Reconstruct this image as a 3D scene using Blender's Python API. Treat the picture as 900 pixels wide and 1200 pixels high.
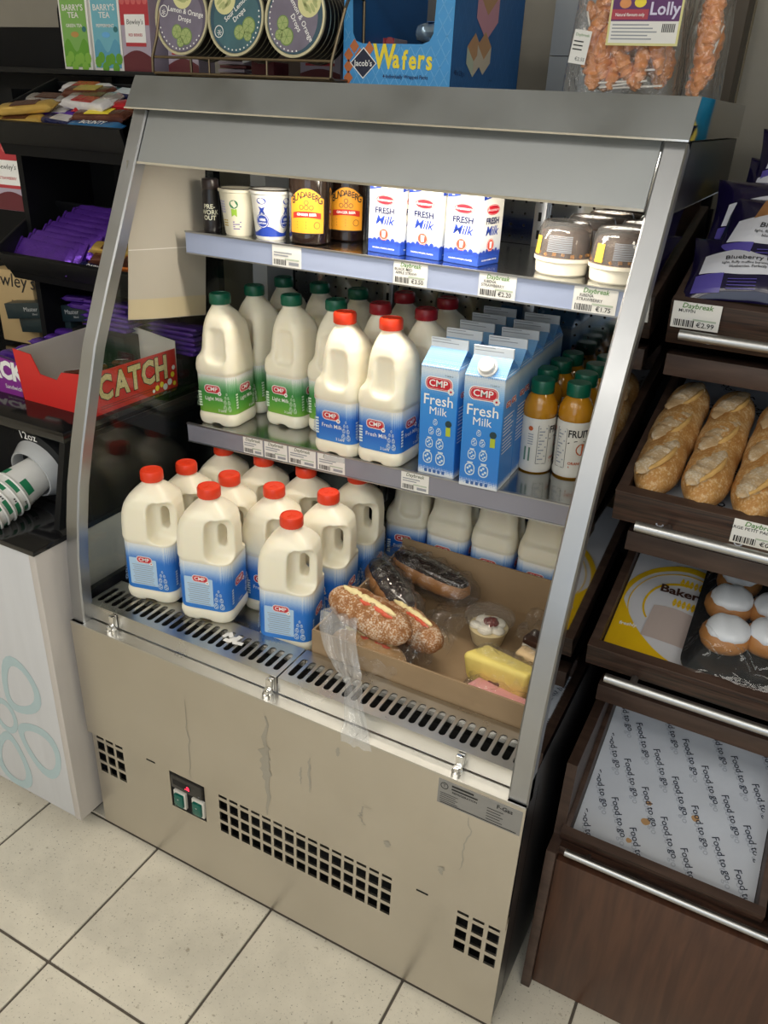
import bpy, bmesh, math, random
from mathutils import Matrix, Vector, noise
random.seed(7)
PI = math.pi
for o in list(bpy.data.objects): bpy.data.objects.remove(o)
SC = bpy.context.scene
COL = SC.collection

# ------------------------------------------------------------------ camera, world, exposure, large lights
cam_d = bpy.data.cameras.new('camera'); cam = bpy.data.objects.new('camera', cam_d); COL.objects.link(cam)
cam.location = (1.09867, -0.86866, 1.46348)
cam.rotation_euler = (math.radians(63.1), math.radians(-2.535), math.radians(27.917))
cam_d.sensor_fit = 'VERTICAL'; cam_d.sensor_height = 24.0; cam_d.lens = 940.34 * 24 / 1200
cam_d.clip_start = 0.02
SC.camera = cam
W = bpy.data.worlds.new('world'); SC.world = W; W.use_nodes = True
W.node_tree.nodes['Background'].inputs[0].default_value = (0.75, 0.85, 1.0, 1)
W.node_tree.nodes['Background'].inputs[1].default_value = 0.5
SC.view_settings.view_transform = 'Standard'
SC.view_settings.look = 'None'
SC.view_settings.gamma = 1.0
SC.view_settings.exposure = 0.18
SC.view_settings.use_curve_mapping = False

def area(name, loc, rot, sx, sy, power, col):
    d = bpy.data.lights.new(name, 'AREA'); d.shape = 'RECTANGLE'; d.size = sx; d.size_y = sy
    d.energy = power; d.color = col
    o = bpy.data.objects.new(name, d); COL.objects.link(o); o.location = loc; o.rotation_euler = rot
    return o
# daylight entering through the shop window and door in the front wall
area('shop_window_daylight', (1.5, -3.05, 1.45), (math.radians(90), 0, 0), 2.2, 1.9, 15, (0.80, 0.90, 1.0))
# light of the ceiling panels (fixtures are built below at the same places)
CEIL_Z = 2.65
PANELS = [(-0.75, -1.6), (0.6, -1.6), (1.95, -1.6), (-0.75, -2.6), (0.6, -2.6), (1.95, -2.6)]
for i, (px, py) in enumerate(PANELS):
    area('ceiling_panel_light', (px, py, CEIL_Z - 0.035), (0, 0, 0), 1.16, 0.56, 7.2, (1.0, 0.95, 0.86))

# ------------------------------------------------------------------ materials
MATS = {}
def mat(name, col=(.8, .8, .8), rough=.5, metal=0., noise_amt=0.05, scale=20., bump=0., bscale=60., coat=0., emit=None, sss=0., trans=0., spec=.5, stretch=None):
    if name in MATS: return MATS[name]
    m = bpy.data.materials.new(name); m.use_nodes = True
    nt = m.node_tree; b = nt.nodes['Principled BSDF']
    b.inputs['Roughness'].default_value = rough; b.inputs['Metallic'].default_value = metal
    b.inputs['Specular IOR Level'].default_value = spec
    b.inputs['Coat Weight'].default_value = coat; b.inputs['Coat Roughness'].default_value = .08
    if sss:
        b.inputs['Subsurface Weight'].default_value = sss; b.inputs['Subsurface Radius'].default_value = (.02, .016, .01)
        b.inputs['Subsurface Scale'].default_value = 1.0
    tc = nt.nodes.new('ShaderNodeTexCoord'); n = nt.nodes.new('ShaderNodeTexNoise')
    mp = nt.nodes.new('ShaderNodeMapping'); nt.links.new(tc.outputs['Object'], mp.inputs[0]); nt.links.new(mp.outputs[0], n.inputs['Vector'])
    if stretch: mp.inputs['Scale'].default_value = stretch
    n.inputs['Scale'].default_value = scale; n.inputs['Detail'].default_value = 4
    r = nt.nodes.new('ShaderNodeMix'); r.data_type = 'RGBA'
    c = col
    k = noise_amt
    r.inputs[6].default_value = (max(c[0]*(1-k), 0), max(c[1]*(1-k), 0), max(c[2]*(1-k), 0), 1)
    r.inputs[7].default_value = (min(c[0]*(1+k), 1), min(c[1]*(1+k), 1), min(c[2]*(1+k), 1), 1)
    nt.links.new(n.outputs['Fac'], r.inputs[0]); nt.links.new(r.outputs[2], b.inputs['Base Color'])
    if bump:
        n2 = nt.nodes.new('ShaderNodeTexNoise'); n2.inputs['Scale'].default_value = bscale; n2.inputs['Detail'].default_value = 5
        nt.links.new(mp.outputs[0], n2.inputs['Vector'])
        bp = nt.nodes.new('ShaderNodeBump'); bp.inputs['Strength'].default_value = bump; bp.inputs['Distance'].default_value = .003
        nt.links.new(n2.outputs['Fac'], bp.inputs['Height']); nt.links.new(bp.outputs[0], b.inputs['Normal'])
    if emit:
        b.inputs['Emission Color'].default_value = (*emit[:3], 1); b.inputs['Emission Strength'].default_value = emit[3]
    MATS[name] = m; return m

def steel(name, col, rough, scr=1.0, smudge=.1):
    if name in MATS: return MATS[name]
    m = bpy.data.materials.new(name); m.use_nodes = True; nt = m.node_tree; b = nt.nodes['Principled BSDF']
    b.inputs['Metallic'].default_value = 1.
    tc = nt.nodes.new('ShaderNodeTexCoord')
    mp = nt.nodes.new('ShaderNodeMapping'); mp.inputs['Scale'].default_value = (3, 3, 40)
    nt.links.new(tc.outputs['Object'], mp.inputs[0])
    n = nt.nodes.new('ShaderNodeTexNoise'); n.inputs['Scale'].default_value = 9; n.inputs['Detail'].default_value = 5
    nt.links.new(mp.outputs[0], n.inputs['Vector'])
    n3 = nt.nodes.new('ShaderNodeTexNoise'); n3.inputs['Scale'].default_value = 7; n3.inputs['Detail'].default_value = 6
    nt.links.new(tc.outputs['Object'], n3.inputs['Vector'])
    mr = nt.nodes.new('ShaderNodeMapRange'); mr.inputs[1].default_value = .3; mr.inputs[2].default_value = .75
    mr.inputs[3].default_value = rough*.8; mr.inputs[4].default_value = rough*1.35
    nt.links.new(n3.outputs['Fac'], mr.inputs[0]); nt.links.new(mr.outputs[0], b.inputs['Roughness'])
    r = nt.nodes.new('ShaderNodeMix'); r.data_type = 'RGBA'
    r.inputs[6].default_value = (*[c*(1-smudge) for c in col], 1); r.inputs[7].default_value = (*[min(1, c*(1+smudge)) for c in col], 1)
    nt.links.new(n3.outputs['Fac'], r.inputs[0]); nt.links.new(r.outputs[2], b.inputs['Base Color'])
    bp = nt.nodes.new('ShaderNodeBump'); bp.inputs['Strength'].default_value = .04*scr; bp.inputs['Distance'].default_value = .001
    nt.links.new(n.outputs['Fac'], bp.inputs['Height']); nt.links.new(bp.outputs[0], b.inputs['Normal'])
    MATS[name] = m; return m

def film(name, tint=(1, 1, 1), gloss=.5, rough=.06, ior=1.45, bump=0., bscale=30., haze=0.):
    """thin clear sheet: transparent with a Fresnel reflection, optionally crinkled and slightly hazy"""
    if name in MATS: return MATS[name]
    m = bpy.data.materials.new(name); m.use_nodes = True; nt = m.node_tree
    for n in list(nt.nodes):
        if n.type != 'OUTPUT_MATERIAL': nt.nodes.remove(n)
    out = [n for n in nt.nodes if n.type == 'OUTPUT_MATERIAL'][0]
    tr = nt.nodes.new('ShaderNodeBsdfTransparent'); tr.inputs[0].default_value = (*tint, 1)
    gl = nt.nodes.new('ShaderNodeBsdfGlossy'); gl.inputs['Roughness'].default_value = rough
    # Schlick reflectance, the same on both sides of the thin sheet
    fr = nt.nodes.new('ShaderNodeLayerWeight'); f0 = ((ior-1)/(ior+1))**2
    pw = nt.nodes.new('ShaderNodeMath'); pw.operation = 'POWER'; pw.inputs[1].default_value = 5; nt.links.new(fr.outputs['Facing'], pw.inputs[0])
    ma = nt.nodes.new('ShaderNodeMath'); ma.operation = 'MULTIPLY_ADD'; ma.inputs[1].default_value = 1-f0; ma.inputs[2].default_value = f0; nt.links.new(pw.outputs[0], ma.inputs[0])
    mx = nt.nodes.new('ShaderNodeMixShader')
    nt.links.new(ma.outputs[0], mx.inputs[0])
    first = tr.outputs[0]
    if haze:
        df = nt.nodes.new('ShaderNodeBsdfDiffuse'); df.inputs[0].default_value = (.85, .87, .9, 1)
        m0 = nt.nodes.new('ShaderNodeMixShader'); m0.inputs[0].default_value = haze
        nt.links.new(tr.outputs[0], m0.inputs[1]); nt.links.new(df.outputs[0], m0.inputs[2]); first = m0.outputs[0]
    nt.links.new(first, mx.inputs[1]); nt.links.new(gl.outputs[0], mx.inputs[2])
    if bump:
        tc = nt.nodes.new('ShaderNodeTexCoord')
        n2 = nt.nodes.new('ShaderNodeTexNoise'); n2.inputs['Scale'].default_value = bscale; n2.inputs['Detail'].default_value = 3; n2.inputs['Distortion'].default_value = 1.2
        nt.links.new(tc.outputs['Object'], n2.inputs['Vector'])
        bp = nt.nodes.new('ShaderNodeBump'); bp.inputs['Strength'].default_value = bump; bp.inputs['Distance'].default_value = .01
        nt.links.new(n2.outputs['Fac'], bp.inputs['Height'])
        nt.links.new(bp.outputs[0], gl.inputs['Normal']); nt.links.new(bp.outputs[0], fr.inputs['Normal'])
    nt.links.new(mx.outputs[0], out.inputs[0])
    MATS[name] = m; return m

def ramp_mat(name, axis, stops, rough=.45, dots=None, coat=0.):
    """colour print that runs along one object axis; dots=(lo,hi,scale) breaks the blend up like a halftone"""
    if name in MATS: return MATS[name]
    m = bpy.data.materials.new(name); m.use_nodes = True; nt = m.node_tree; b = nt.nodes['Principled BSDF']
    b.inputs['Roughness'].default_value = rough; b.inputs['Coat Weight'].default_value = coat
    tc = nt.nodes.new('ShaderNodeTexCoord'); sp = nt.nodes.new('ShaderNodeSeparateXYZ'); nt.links.new(tc.outputs['Object'], sp.inputs[0])
    lo, hi = stops[0][0], stops[-1][0]
    mr = nt.nodes.new('ShaderNodeMapRange'); mr.inputs[1].default_value = lo; mr.inputs[2].default_value = hi
    nt.links.new(sp.outputs[axis], mr.inputs[0])
    src = mr.outputs[0]
    if dots:
        vo = nt.nodes.new('ShaderNodeTexVoronoi'); vo.inputs['Scale'].default_value = dots[2]; vo.inputs['Randomness'].default_value = .1
        nt.links.new(tc.outputs['Object'], vo.inputs['Vector'])
        s1 = nt.nodes.new('ShaderNodeMath'); s1.operation = 'SUBTRACT'; s1.inputs[1].default_value = .4; nt.links.new(vo.outputs['Distance'], s1.inputs[0])
        s2 = nt.nodes.new('ShaderNodeMath'); s2.operation = 'MULTIPLY_ADD'; s2.inputs[1].default_value = dots[0]; nt.links.new(s1.outputs[0], s2.inputs[0]); nt.links.new(src, s2.inputs[2])
        src = s2.outputs[0]
    cr = nt.nodes.new('ShaderNodeValToRGB'); nt.links.new(src, cr.inputs[0]); nt.links.new(cr.outputs[0], b.inputs['Base Color'])
    el = cr.color_ramp.elements
    while len(el) < len(stops): el.new(.5)
    for e, (p, c) in zip(el, stops): e.position = (p-lo)/(hi-lo); e.color = (*c, 1)
    MATS[name] = m; return m

def wood(name, c1, c2, axis_scale=(1, 12, 12), rough=.45, coat=0.):
    if name in MATS: return MATS[name]
    m = bpy.data.materials.new(name); m.use_nodes = True; nt = m.node_tree; b = nt.nodes['Principled BSDF']
    b.inputs['Roughness'].default_value = rough; b.inputs['Coat Weight'].default_value = coat; b.inputs['Coat Roughness'].default_value = .25
    tc = nt.nodes.new('ShaderNodeTexCoord'); mp = nt.nodes.new('ShaderNodeMapping'); mp.inputs['Scale'].default_value = axis_scale
    nt.links.new(tc.outputs['Object'], mp.inputs[0])
    n = nt.nodes.new('ShaderNodeTexNoise'); n.inputs['Scale'].default_value = 9; n.inputs['Detail'].default_value = 7; n.inputs['Distortion'].default_value = .5
    nt.links.new(mp.outputs[0], n.inputs['Vector'])
    cr = nt.nodes.new('ShaderNodeValToRGB'); cr.color_ramp.elements[0].position = .35; cr.color_ramp.elements[1].position = .7
    cr.color_ramp.elements[0].color = (*c1, 1); cr.color_ramp.elements[1].color = (*c2, 1)
    nt.links.new(n.outputs['Fac'], cr.inputs[0]); nt.links.new(cr.outputs[0], b.inputs['Base Color'])
    bp = nt.nodes.new('ShaderNodeBump'); bp.inputs['Strength'].default_value = .15; bp.inputs['Distance'].default_value = .001
    nt.links.new(n.outputs['Fac'], bp.inputs['Height']); nt.links.new(bp.outputs[0], b.inputs['Normal'])
    MATS[name] = m; return m

def tile_mat():
    m = bpy.data.materials.new('speckled_tile'); m.use_nodes = True; nt = m.node_tree; b = nt.nodes['Principled BSDF']
    b.inputs['Roughness'].default_value = .42
    tc = nt.nodes.new('ShaderNodeTexCoord')
    n = nt.nodes.new('ShaderNodeTexNoise'); n.inputs['Scale'].default_value = 230; n.inputs['Detail'].default_value = 2
    g = nt.nodes.new('ShaderNodeNewGeometry'); nt.links.new(g.outputs['Position'], n.inputs['Vector'])
    cr = nt.nodes.new('ShaderNodeValToRGB'); cr.color_ramp.elements[0].position = .27; cr.color_ramp.elements[1].position = .36
    cr.color_ramp.elements[0].color = (.20, .18, .14, 1); cr.color_ramp.elements[1].color = (.70, .655, .555, 1)
    nt.links.new(n.outputs['Fac'], cr.inputs[0])
    n2 = nt.nodes.new('ShaderNodeTexNoise'); n2.inputs['Scale'].default_value = 9; n2.inputs['Detail'].default_value = 7; n2.inputs['Roughness'].default_value = .65
    nt.links.new(g.outputs['Position'], n2.inputs['Vector'])
    mr = nt.nodes.new('ShaderNodeMapRange'); mr.inputs[1].default_value = .3; mr.inputs[2].default_value = .7; mr.inputs[3].default_value = .86; mr.inputs[4].default_value = 1.06
    nt.links.new(n2.outputs['Fac'], mr.inputs[0])
    mu = nt.nodes.new('ShaderNodeMix'); mu.data_type = 'RGBA'; mu.blend_type = 'MULTIPLY'; mu.inputs[0].default_value = 1
    nt.links.new(cr.outputs[0], mu.inputs[6]); nt.links.new(mr.outputs[0], mu.inputs[7])
    # ground-in scuffs
    n3 = nt.nodes.new('ShaderNodeTexNoise'); n3.inputs['Scale'].default_value = 55; n3.inputs['Detail'].default_value = 5; nt.links.new(g.outputs['Position'], n3.inputs['Vector'])
    c3 = nt.nodes.new('ShaderNodeValToRGB'); c3.color_ramp.elements[0].position = .66; c3.color_ramp.elements[1].position = .74
    c3.color_ramp.elements[0].color = (1, 1, 1, 1); c3.color_ramp.elements[1].color = (.42, .38, .32, 1)
    nt.links.new(n3.outputs['Fac'], c3.inputs[0])
    m2 = nt.nodes.new('ShaderNodeMix'); m2.data_type = 'RGBA'; m2.blend_type = 'MULTIPLY'; m2.inputs[0].default_value = .8
    nt.links.new(mu.outputs[2], m2.inputs[6]); nt.links.new(c3.outputs[0], m2.inputs[7])
    nt.links.new(m2.outputs[2], b.inputs['Base Color'])
    MATS['speckled_tile'] = m; return m

# ------------------------------------------------------------------ mesh helpers
def Tm(x, y, z): return Matrix.Translation((x, y, z))
def Rx(a): return Matrix.Rotation(a, 4, 'X')
def Ry(a): return Matrix.Rotation(a, 4, 'Y')
def Rz(a): return Matrix.Rotation(a, 4, 'Z')
FRONT = Rx(PI/2)                       # XY drawing -> upright, facing -y
RIGHT = Rz(PI/2) @ Rx(PI/2)            # upright, facing +x
I4 = Matrix.Identity(4)
_txt = {}
def text_geo(s, bold=0., shear=0., spacing=1.):
    k = (s, bold, shear, spacing)
    if k in _txt: return _txt[k]
    c = bpy.data.curves.new('t', 'FONT'); c.body = s; c.size = 1; c.align_x = 'CENTER'; c.align_y = 'CENTER'
    c.offset = bold; c.shear = shear; c.space_character = spacing; c.resolution_u = 2; c.fill_mode = 'FRONT'
    o = bpy.data.objects.new('t', c); COL.objects.link(o)
    me = bpy.data.meshes.new_from_object(o.evaluated_get(bpy.context.evaluated_depsgraph_get()))
    v = [tuple(p.co) for p in me.vertices]; f = [tuple(p.vertices) for p in me.polygons]
    bpy.data.objects.remove(o); bpy.data.curves.remove(c); bpy.data.meshes.remove(me)
    _txt[k] = (v, f); return v, f

def rrect(w, d, r, n=4, cx=0, cy=0):
    r = min(r, w/2-1e-5, d/2-1e-5); pts = []
    for (sx, sy, a0) in ((1, 1, 0), (-1, 1, 90), (-1, -1, 180), (1, -1, 270)):
        for i in range(n+1):
            a = math.radians(a0 + 90*i/n)
            pts.append((cx + sx*(w/2-r) + r*math.cos(a), cy + sy*(d/2-r) + r*math.sin(a)))
    return pts
def circ(r, n=24, cx=0, cy=0, ry=None, ph=0):
    ry = r if ry is None else ry
    return [(cx+r*math.cos(2*PI*i/n+ph), cy+ry*math.sin(2*PI*i/n+ph)) for i in range(n)]

_plate = {}
def plate_geo(outer, holes, t):
    c = bpy.data.curves.new('pl', 'CURVE'); c.dimensions = '2D'; c.fill_mode = 'BOTH'; c.extrude = t/2
    for loop in [outer]+list(holes):
        s = c.splines.new('POLY'); s.points.add(len(loop)-1); s.use_cyclic_u = True
        for p, q in zip(s.points, loop): p.co = (q[0], q[1], 0, 1)
    o = bpy.data.objects.new('pl', c); COL.objects.link(o)
    me = bpy.data.meshes.new_from_object(o.evaluated_get(bpy.context.evaluated_depsgraph_get()))
    v = [tuple(p.co) for p in me.vertices]; f = [tuple(p.vertices) for p in me.polygons]
    bpy.data.objects.remove(o); bpy.data.curves.remove(c); bpy.data.meshes.remove(me)
    return v, f

class MB:
    def __init__(s): s.v = []; s.f = []; s.m = []; s.mats = []
    def mi(s, m):
        if m not in s.mats: s.mats.append(m)
        return s.mats.index(m)
    def add(s, v, f, m, M=None):
        o = len(s.v); k = s.mi(m)
        s.v += [tuple(M @ Vector(p)) for p in v] if M is not None else [tuple(p) for p in v]
        s.f += [tuple(i+o for i in q) for q in f]; s.m += [k]*len(f)
        return s
    def box(s, x0, x1, y0, y1, z0, z1, m, M=None, bev=0., seg=2):
        if bev:
            bm = bmesh.new(); bmesh.ops.create_cube(bm, size=1)
            for p in bm.verts: p.co = Vector((x0+(p.co.x+.5)*(x1-x0), y0+(p.co.y+.5)*(y1-y0), z0+(p.co.z+.5)*(z1-z0)))
            bmesh.ops.bevel(bm, geom=bm.edges[:], offset=bev, segments=seg, profile=.5, affect='EDGES')
            bm.verts.index_update()
            v = [tuple(p.co) for p in bm.verts]; f = [tuple(q.index for q in p.verts) for p in bm.faces]; bm.free()
        else:
            v = [(x, y, z) for z in (z0, z1) for y in (y0, y1) for x in (x0, x1)]
            f = [(0, 2, 3, 1), (4, 5, 7, 6), (0, 1, 5, 4), (2, 6, 7, 3), (0, 4, 6, 2), (1, 3, 7, 5)]
        return s.add(v, f, m, M)
    def loft(s, rings, m, M=None, cap0=True, cap1=True, closed=True):
        n = len(rings[0]); v = [p for r in rings for p in r]; f = []
        for i in range(len(rings)-1):
            for j in range(n if closed else n-1):
                a = i*n+j; b = i*n+(j+1) % n
                f.append((a, b, b+n, a+n))
        if cap0: f.append(tuple(reversed(range(n))))
        if cap1: f.append(tuple(range((len(rings)-1)*n, len(rings)*n)))
        return s.add(v, f, m, M)
    def lathe(s, prof, m, n=32, M=None, cap0=True, cap1=True):
        return s.loft([[(r*math.cos(2*PI*i/n), r*math.sin(2*PI*i/n), z) for i in range(n)] for r, z in prof], m, M, cap0, cap1)
    def tube(s, pts, r, m, n=8, M=None, closed=False):
        pts = [Vector(p) for p in pts]; rings = []; L = len(pts)
        prev = None
        for i, p in enumerate(pts):
            a = pts[(i-1) % L] if (i or closed) else p; b = pts[(i+1) % L] if (i < L-1 or closed) else p
            d = (b-a).normalized()
            if prev is None:
                up = Vector((0, 0, 1)) if abs(d.z) < .9 else Vector((1, 0, 0))
                u = d.cross(up).normalized()
            else: u = (prev - d*prev.dot(d)).normalized()
            prev = u; w = d.cross(u); rr = r[i] if isinstance(r, (list, tuple)) else r
            rings.append([tuple(p + u*rr*math.cos(2*PI*k/n) + w*rr*math.sin(2*PI*k/n)) for k in range(n)])
        if closed: rings.append(rings[0])
        return s.loft(rings, m, M, not closed, not closed)
    def prism(s, poly, z0, z1, m, M=None):
        return s.loft([[(x, y, z0) for x, y in poly], [(x, y, z1) for x, y in poly]], m, M)
    def flat(s, poly, m, M=None, z=0.):
        return s.add([(x, y, z) for x, y in poly], [tuple(range(len(poly)))], m, M)
    def text(s, t, size, m, M, bold=0., shear=0., spacing=1., sx=1.):
        v, f = text_geo(t, bold, shear, spacing)
        return s.add([(x*size*sx, y*size, 0) for x, y, z in v], f, m, M)
    def plate(s, outer, holes, t, m, M=None):
        v, f = plate_geo(outer, holes, t); return s.add(v, f, m, M)
    def grid(s, fn, nu, nv, m, M=None):
        v = [fn(i/nu, j/nv) for j in range(nv+1) for i in range(nu+1)]
        f = [(j*(nu+1)+i, j*(nu+1)+i+1, (j+1)*(nu+1)+i+1, (j+1)*(nu+1)+i) for j in range(nv) for i in range(nu)]
        return s.add(v, f, m, M)
    def mesh(s, name, smooth=True, ang=35):
        me = bpy.data.meshes.new(name); me.from_pydata(s.v, [], s.f)
        for m in s.mats: me.materials.append(m)
        me.polygons.foreach_set('material_index', s.m)
        if smooth:
            me.polygons.foreach_set('use_smooth', [True]*len(s.f))
            me.set_sharp_from_angle(angle=math.radians(ang))
        me.update(); return me
    def build(s, name, parent=None, smooth=True, ang=35, loc=None):
        o = bpy.data.objects.new(name, s.mesh(name, smooth, ang)); COL.objects.link(o)
        if parent is not None: o.parent = parent
        if loc: o.location = loc
        return o

def tag(o, label, cat, group=None):
    o['label'] = label; o['category'] = cat
    if group: o['group'] = group
    return o
def thing(name, label, cat, loc=(0, 0, 0), rot=(0, 0, 0), group=None):
    o = bpy.data.objects.new(name, None); COL.objects.link(o); o.empty_display_size = .05
    o.location = loc; o.rotation_euler = rot if isinstance(rot, tuple) else (0, 0, rot)
    return tag(o, label, cat, group)
def struct(o): o['kind'] = 'structure'; return o
def dup(root, loc, rot=(0, 0, 0), label=None, group=None, skip=()):
    r = root.copy(); COL.objects.link(r); r.location = loc; r.rotation_euler = rot if isinstance(rot, tuple) else (0, 0, rot)
    if label: r['label'] = label
    if group: r['group'] = group
    for ch in KIDS.get(root.name, []):
        c = ch.copy(); COL.objects.link(c); c.parent = r
        for g in KIDS.get(ch.name, []):
            d = g.copy(); COL.objects.link(d); d.parent = c
    return r
KIDS = {}
def keep(root):
    """remember the parts of a prototype so copies need no scene search"""
    for o in bpy.data.objects:
        if o.parent is not None and o not in KIDS.get(o.parent.name, []): KIDS.setdefault(o.parent.name, []).append(o)
    return root
def bake(mb, mods, name, m):
    """evaluate modifiers on a helper object and return the finished mesh"""
    o = mb.build('helper', None, False)
    for kind, props in mods:
        md = o.modifiers.new(kind, kind)
        for k, v in props.items(): setattr(md, k, v)
    me = bpy.data.meshes.new_from_object(o.evaluated_get(bpy.context.evaluated_depsgraph_get()))
    bpy.data.objects.remove(o); me.name = name; me.materials.clear(); me.materials.append(m)
    me.polygons.foreach_set('use_smooth', [True]*len(me.polygons)); me.update()
    return me
def obj(name, me, parent=None, loc=None):
    o = bpy.data.objects.new(name, me); COL.objects.link(o)
    if parent is not None: o.parent = parent
    if loc: o.location = loc
    return o

# shared materials
M_white = mat('white_print', (.86, .86, .85), .45, noise_amt=.02)
M_black = mat('black_print', (.012, .012, .014), .5, noise_amt=.02)
M_red = mat('logo_red', (.55, .012, .03), .4)
M_grey = mat('grey_print', (.30, .32, .36), .5)
M_card = mat('white_card', (.80, .79, .76), .6, noise_amt=.03)
M_blk = mat('black_plastic', (.006, .0065, .008), .42, noise_amt=.3, scale=60, spec=.25)
M_blkmatt = mat('black_matt', (.004, .0045, .006), .6, noise_amt=.3, spec=.2)
M_dark = mat('dark_hollow', (.004, .004, .004), .9)
M_steel = steel('brushed_steel', (.60, .565, .505), .34)
M_steelhi = steel('polished_steel', (.40, .41, .43), .36)
M_grille = steel('worn_grille_steel', (.58, .57, .54), .30, 2.0, .18)
M_chrome = steel('chrome', (.8, .8, .8), .12, .3)
M_hdr = steel('satin_steel', (.40, .42, .435), .45, .4, .05)
M_glass = film('side_glass', (.93, .96, .95), ior=1.5, rough=.0)
M_film = film('clear_wrap', (.99, .99, .99), ior=1.7, rough=.07, bump=1.0, bscale=45, haze=.02)
M_filmhazy = film('cloudy_wrap', (.95, .96, .97), ior=1.8, rough=.15, bump=.9, bscale=30, haze=.22)
M_pet = film('clear_plastic_shell', (.92, .92, .92), ior=1.6, rough=.06, bump=.1, bscale=20, haze=.06)
M_dome = film('smoky_dome', (.58, .51, .46), ior=1.6, rough=.08, bump=.15, bscale=20, haze=.07)
M_mirror = steel('mirror_side', (.46, .46, .45), .035, .3, .06)

# ------------------------------------------------------------------ the room
floor_bm = MB(); floor_bm.box(-1.9, 2.9, -3.2, 1.05, -.05, -.004, mat('grout', (.10, .085, .07), .8, noise_amt=.3, scale=40))
floor = struct(floor_bm.build('floor'))
PIT = .2991; TS = PIT - .0055
tmb = MB(); tmb.box(-TS/2, TS/2, -TS/2, TS/2, -.006, 0, tile_mat(), bev=.0012, seg=1)
tile_me = tmb.mesh('tile')
for i in range(-7, 10):
    for j in range(-4, 11):
        x = .1459 + (i+.5)*PIT; y = -.2823 - (j-.5)*PIT
        if -1.8 < x < 2.8 and -3.1 < y < .95: obj('tile', tile_me, floor, (x, y, 0))
M_wall = mat('painted_wall', (.62, .58, .48), .8, noise_amt=.04, bump=.05)
M_wallg = mat('grey_wall', (.34, .32, .28), .8, noise_amt=.05, bump=.05)
w = MB(); w.box(-1.9, 2.9, .98, 1.05, 0, CEIL_Z, M_wallg); struct(w.build('wall_back'))
w = MB(); w.box(-1.95, -1.9, -3.2, 1.05, 0, CEIL_Z, M_wall); struct(w.build('wall_left'))
w = MB(); w.box(2.9, 2.95, -3.2, 1.05, 0, CEIL_Z, M_wall); struct(w.build('wall_right'))
w = MB()
w.box(-1.9, .35, -3.25, -3.18, 0, CEIL_Z, M_wall); w.box(2.65, 2.9, -3.25, -3.18, 0, CEIL_Z, M_wall)
w.box(.35, 2.65, -3.25, -3.18, 0, .45, M_wall); w.box(.35, 2.65, -3.25, -3.18, 2.45, CEIL_Z, M_wall)
struct(w.build('wall_front'))
w = MB()
for (a, b, c, d) in ((.35, .42, .45, 2.45), (2.58, 2.65, .45, 2.45), (1.46, 1.54, .45, 2.45), (.42, 2.58, .45, .52), (.42, 2.58, 2.38, 2.45)):
    w.box(a, b, -3.24, -3.19, c, d, mat('window_frame_grey', (.2, .21, .22), .4))
wf = struct(w.build('window_1'))
MB().box(.42, 2.58, -3.222, -3.216, .52, 2.38, M_glass).build('pane', wf)
w = MB(); w.box(-1.9, 2.9, -3.2, 1.05, CEIL_Z, CEIL_Z+.05, mat('ceiling_tile', (.55, .54, .51), .9)); struct(w.build('ceiling'))
for i, (px, py) in enumerate(PANELS):
    t = thing('ceiling_light', 'white framed ceiling light panel, %s' % ['nearest row at the left wall', 'nearest row in front of the fridge', 'nearest row at the right wall', 'far row at the left wall', 'far row before the shop window', 'far row at the right wall'][i], 'ceiling light', (px, py, CEIL_Z))
    m = MB()
    for (c, d, a, b) in ((-.3, .3, -.6, -.58), (-.3, .3, .58, .6), (-.3, -.28, -.58, .58), (.28, .3, -.58, .58)): m.box(a, b, c, d, -.03, 0, M_white)
    m.build('frame', t)
    MB().box(-.58, .58, -.28, .28, -.02, -.012, mat('light_diffuser', (.9, .9, .88), .5, emit=(1, .95, .86, 1.2))).build('diffuser', t)

# ------------------------------------------------------------------ the display fridge
FR = thing('display_fridge', 'stainless steel open-front display fridge stocked with milk', 'fridge')
FW = .92
PROF = [(.006, .553), (.009, .62), (.014, .69), (.024, .76), (.038, .83), (.058, .90), (.084, .98), (.114, 1.07), (.158, 1.166), (.203, 1.26), (.248, 1.355), (.288, 1.438)]
def prof_y(z):
    for (y0, z0), (y1, z1) in zip(PROF, PROF[1:]):
        if z <= z1: return y0 + (y1-y0)*(z-z0)/(z1-z0)
    return PROF[-1][0]
# pillars: a strip 30 mm wide and 24 mm deep that follows the curved profile
for x0 in (0.0, FW-.031):
    m = MB(); rings = []
    for i, (y, z) in enumerate(PROF):
        a = PROF[max(i-1, 0)]; b = PROF[min(i+1, len(PROF)-1)]
        dy, dz = b[0]-a[0], b[1]-a[1]; L = math.hypot(dy, dz); ny, nz = dz/L*.024, -dy/L*.024
        c = .0025
        cx0, cx1 = x0, x0+.031
        rings.append([(cx0, y+ny, z+nz), (cx0, y+c*ny/.024, z+c*nz/.024), (cx0+c, y, z), (cx1-c, y, z), (cx1, y+c*ny/.024, z+c*nz/.024), (cx1, y+ny, z+nz)])
    m.loft(rings, M_steelhi); m.build('pillar', FR)
    # dark foot plate
    MB().box(x0+.001, x0+.030, .002, .03, .548, .5535, M_blk).build('pillar_foot', FR)
# side glass behind each pillar
for x0 in (.006, FW-.0064):
    m = MB(); poly = [(y+.024, z) for y, z in PROF if .6 < z < 1.37] + [(.70, 1.355), (.70, .60)]
    poly = [(prof_y(.60)+.024, .60)] + poly
    m.loft([[(x0, y, z) for y, z in poly], [(x0+.006, y, z) for y, z in poly]], M_glass if x0 < .5 else M_mirror); m.build('side_glass' if x0 < .5 else 'polished_side', FR, False)
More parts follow.
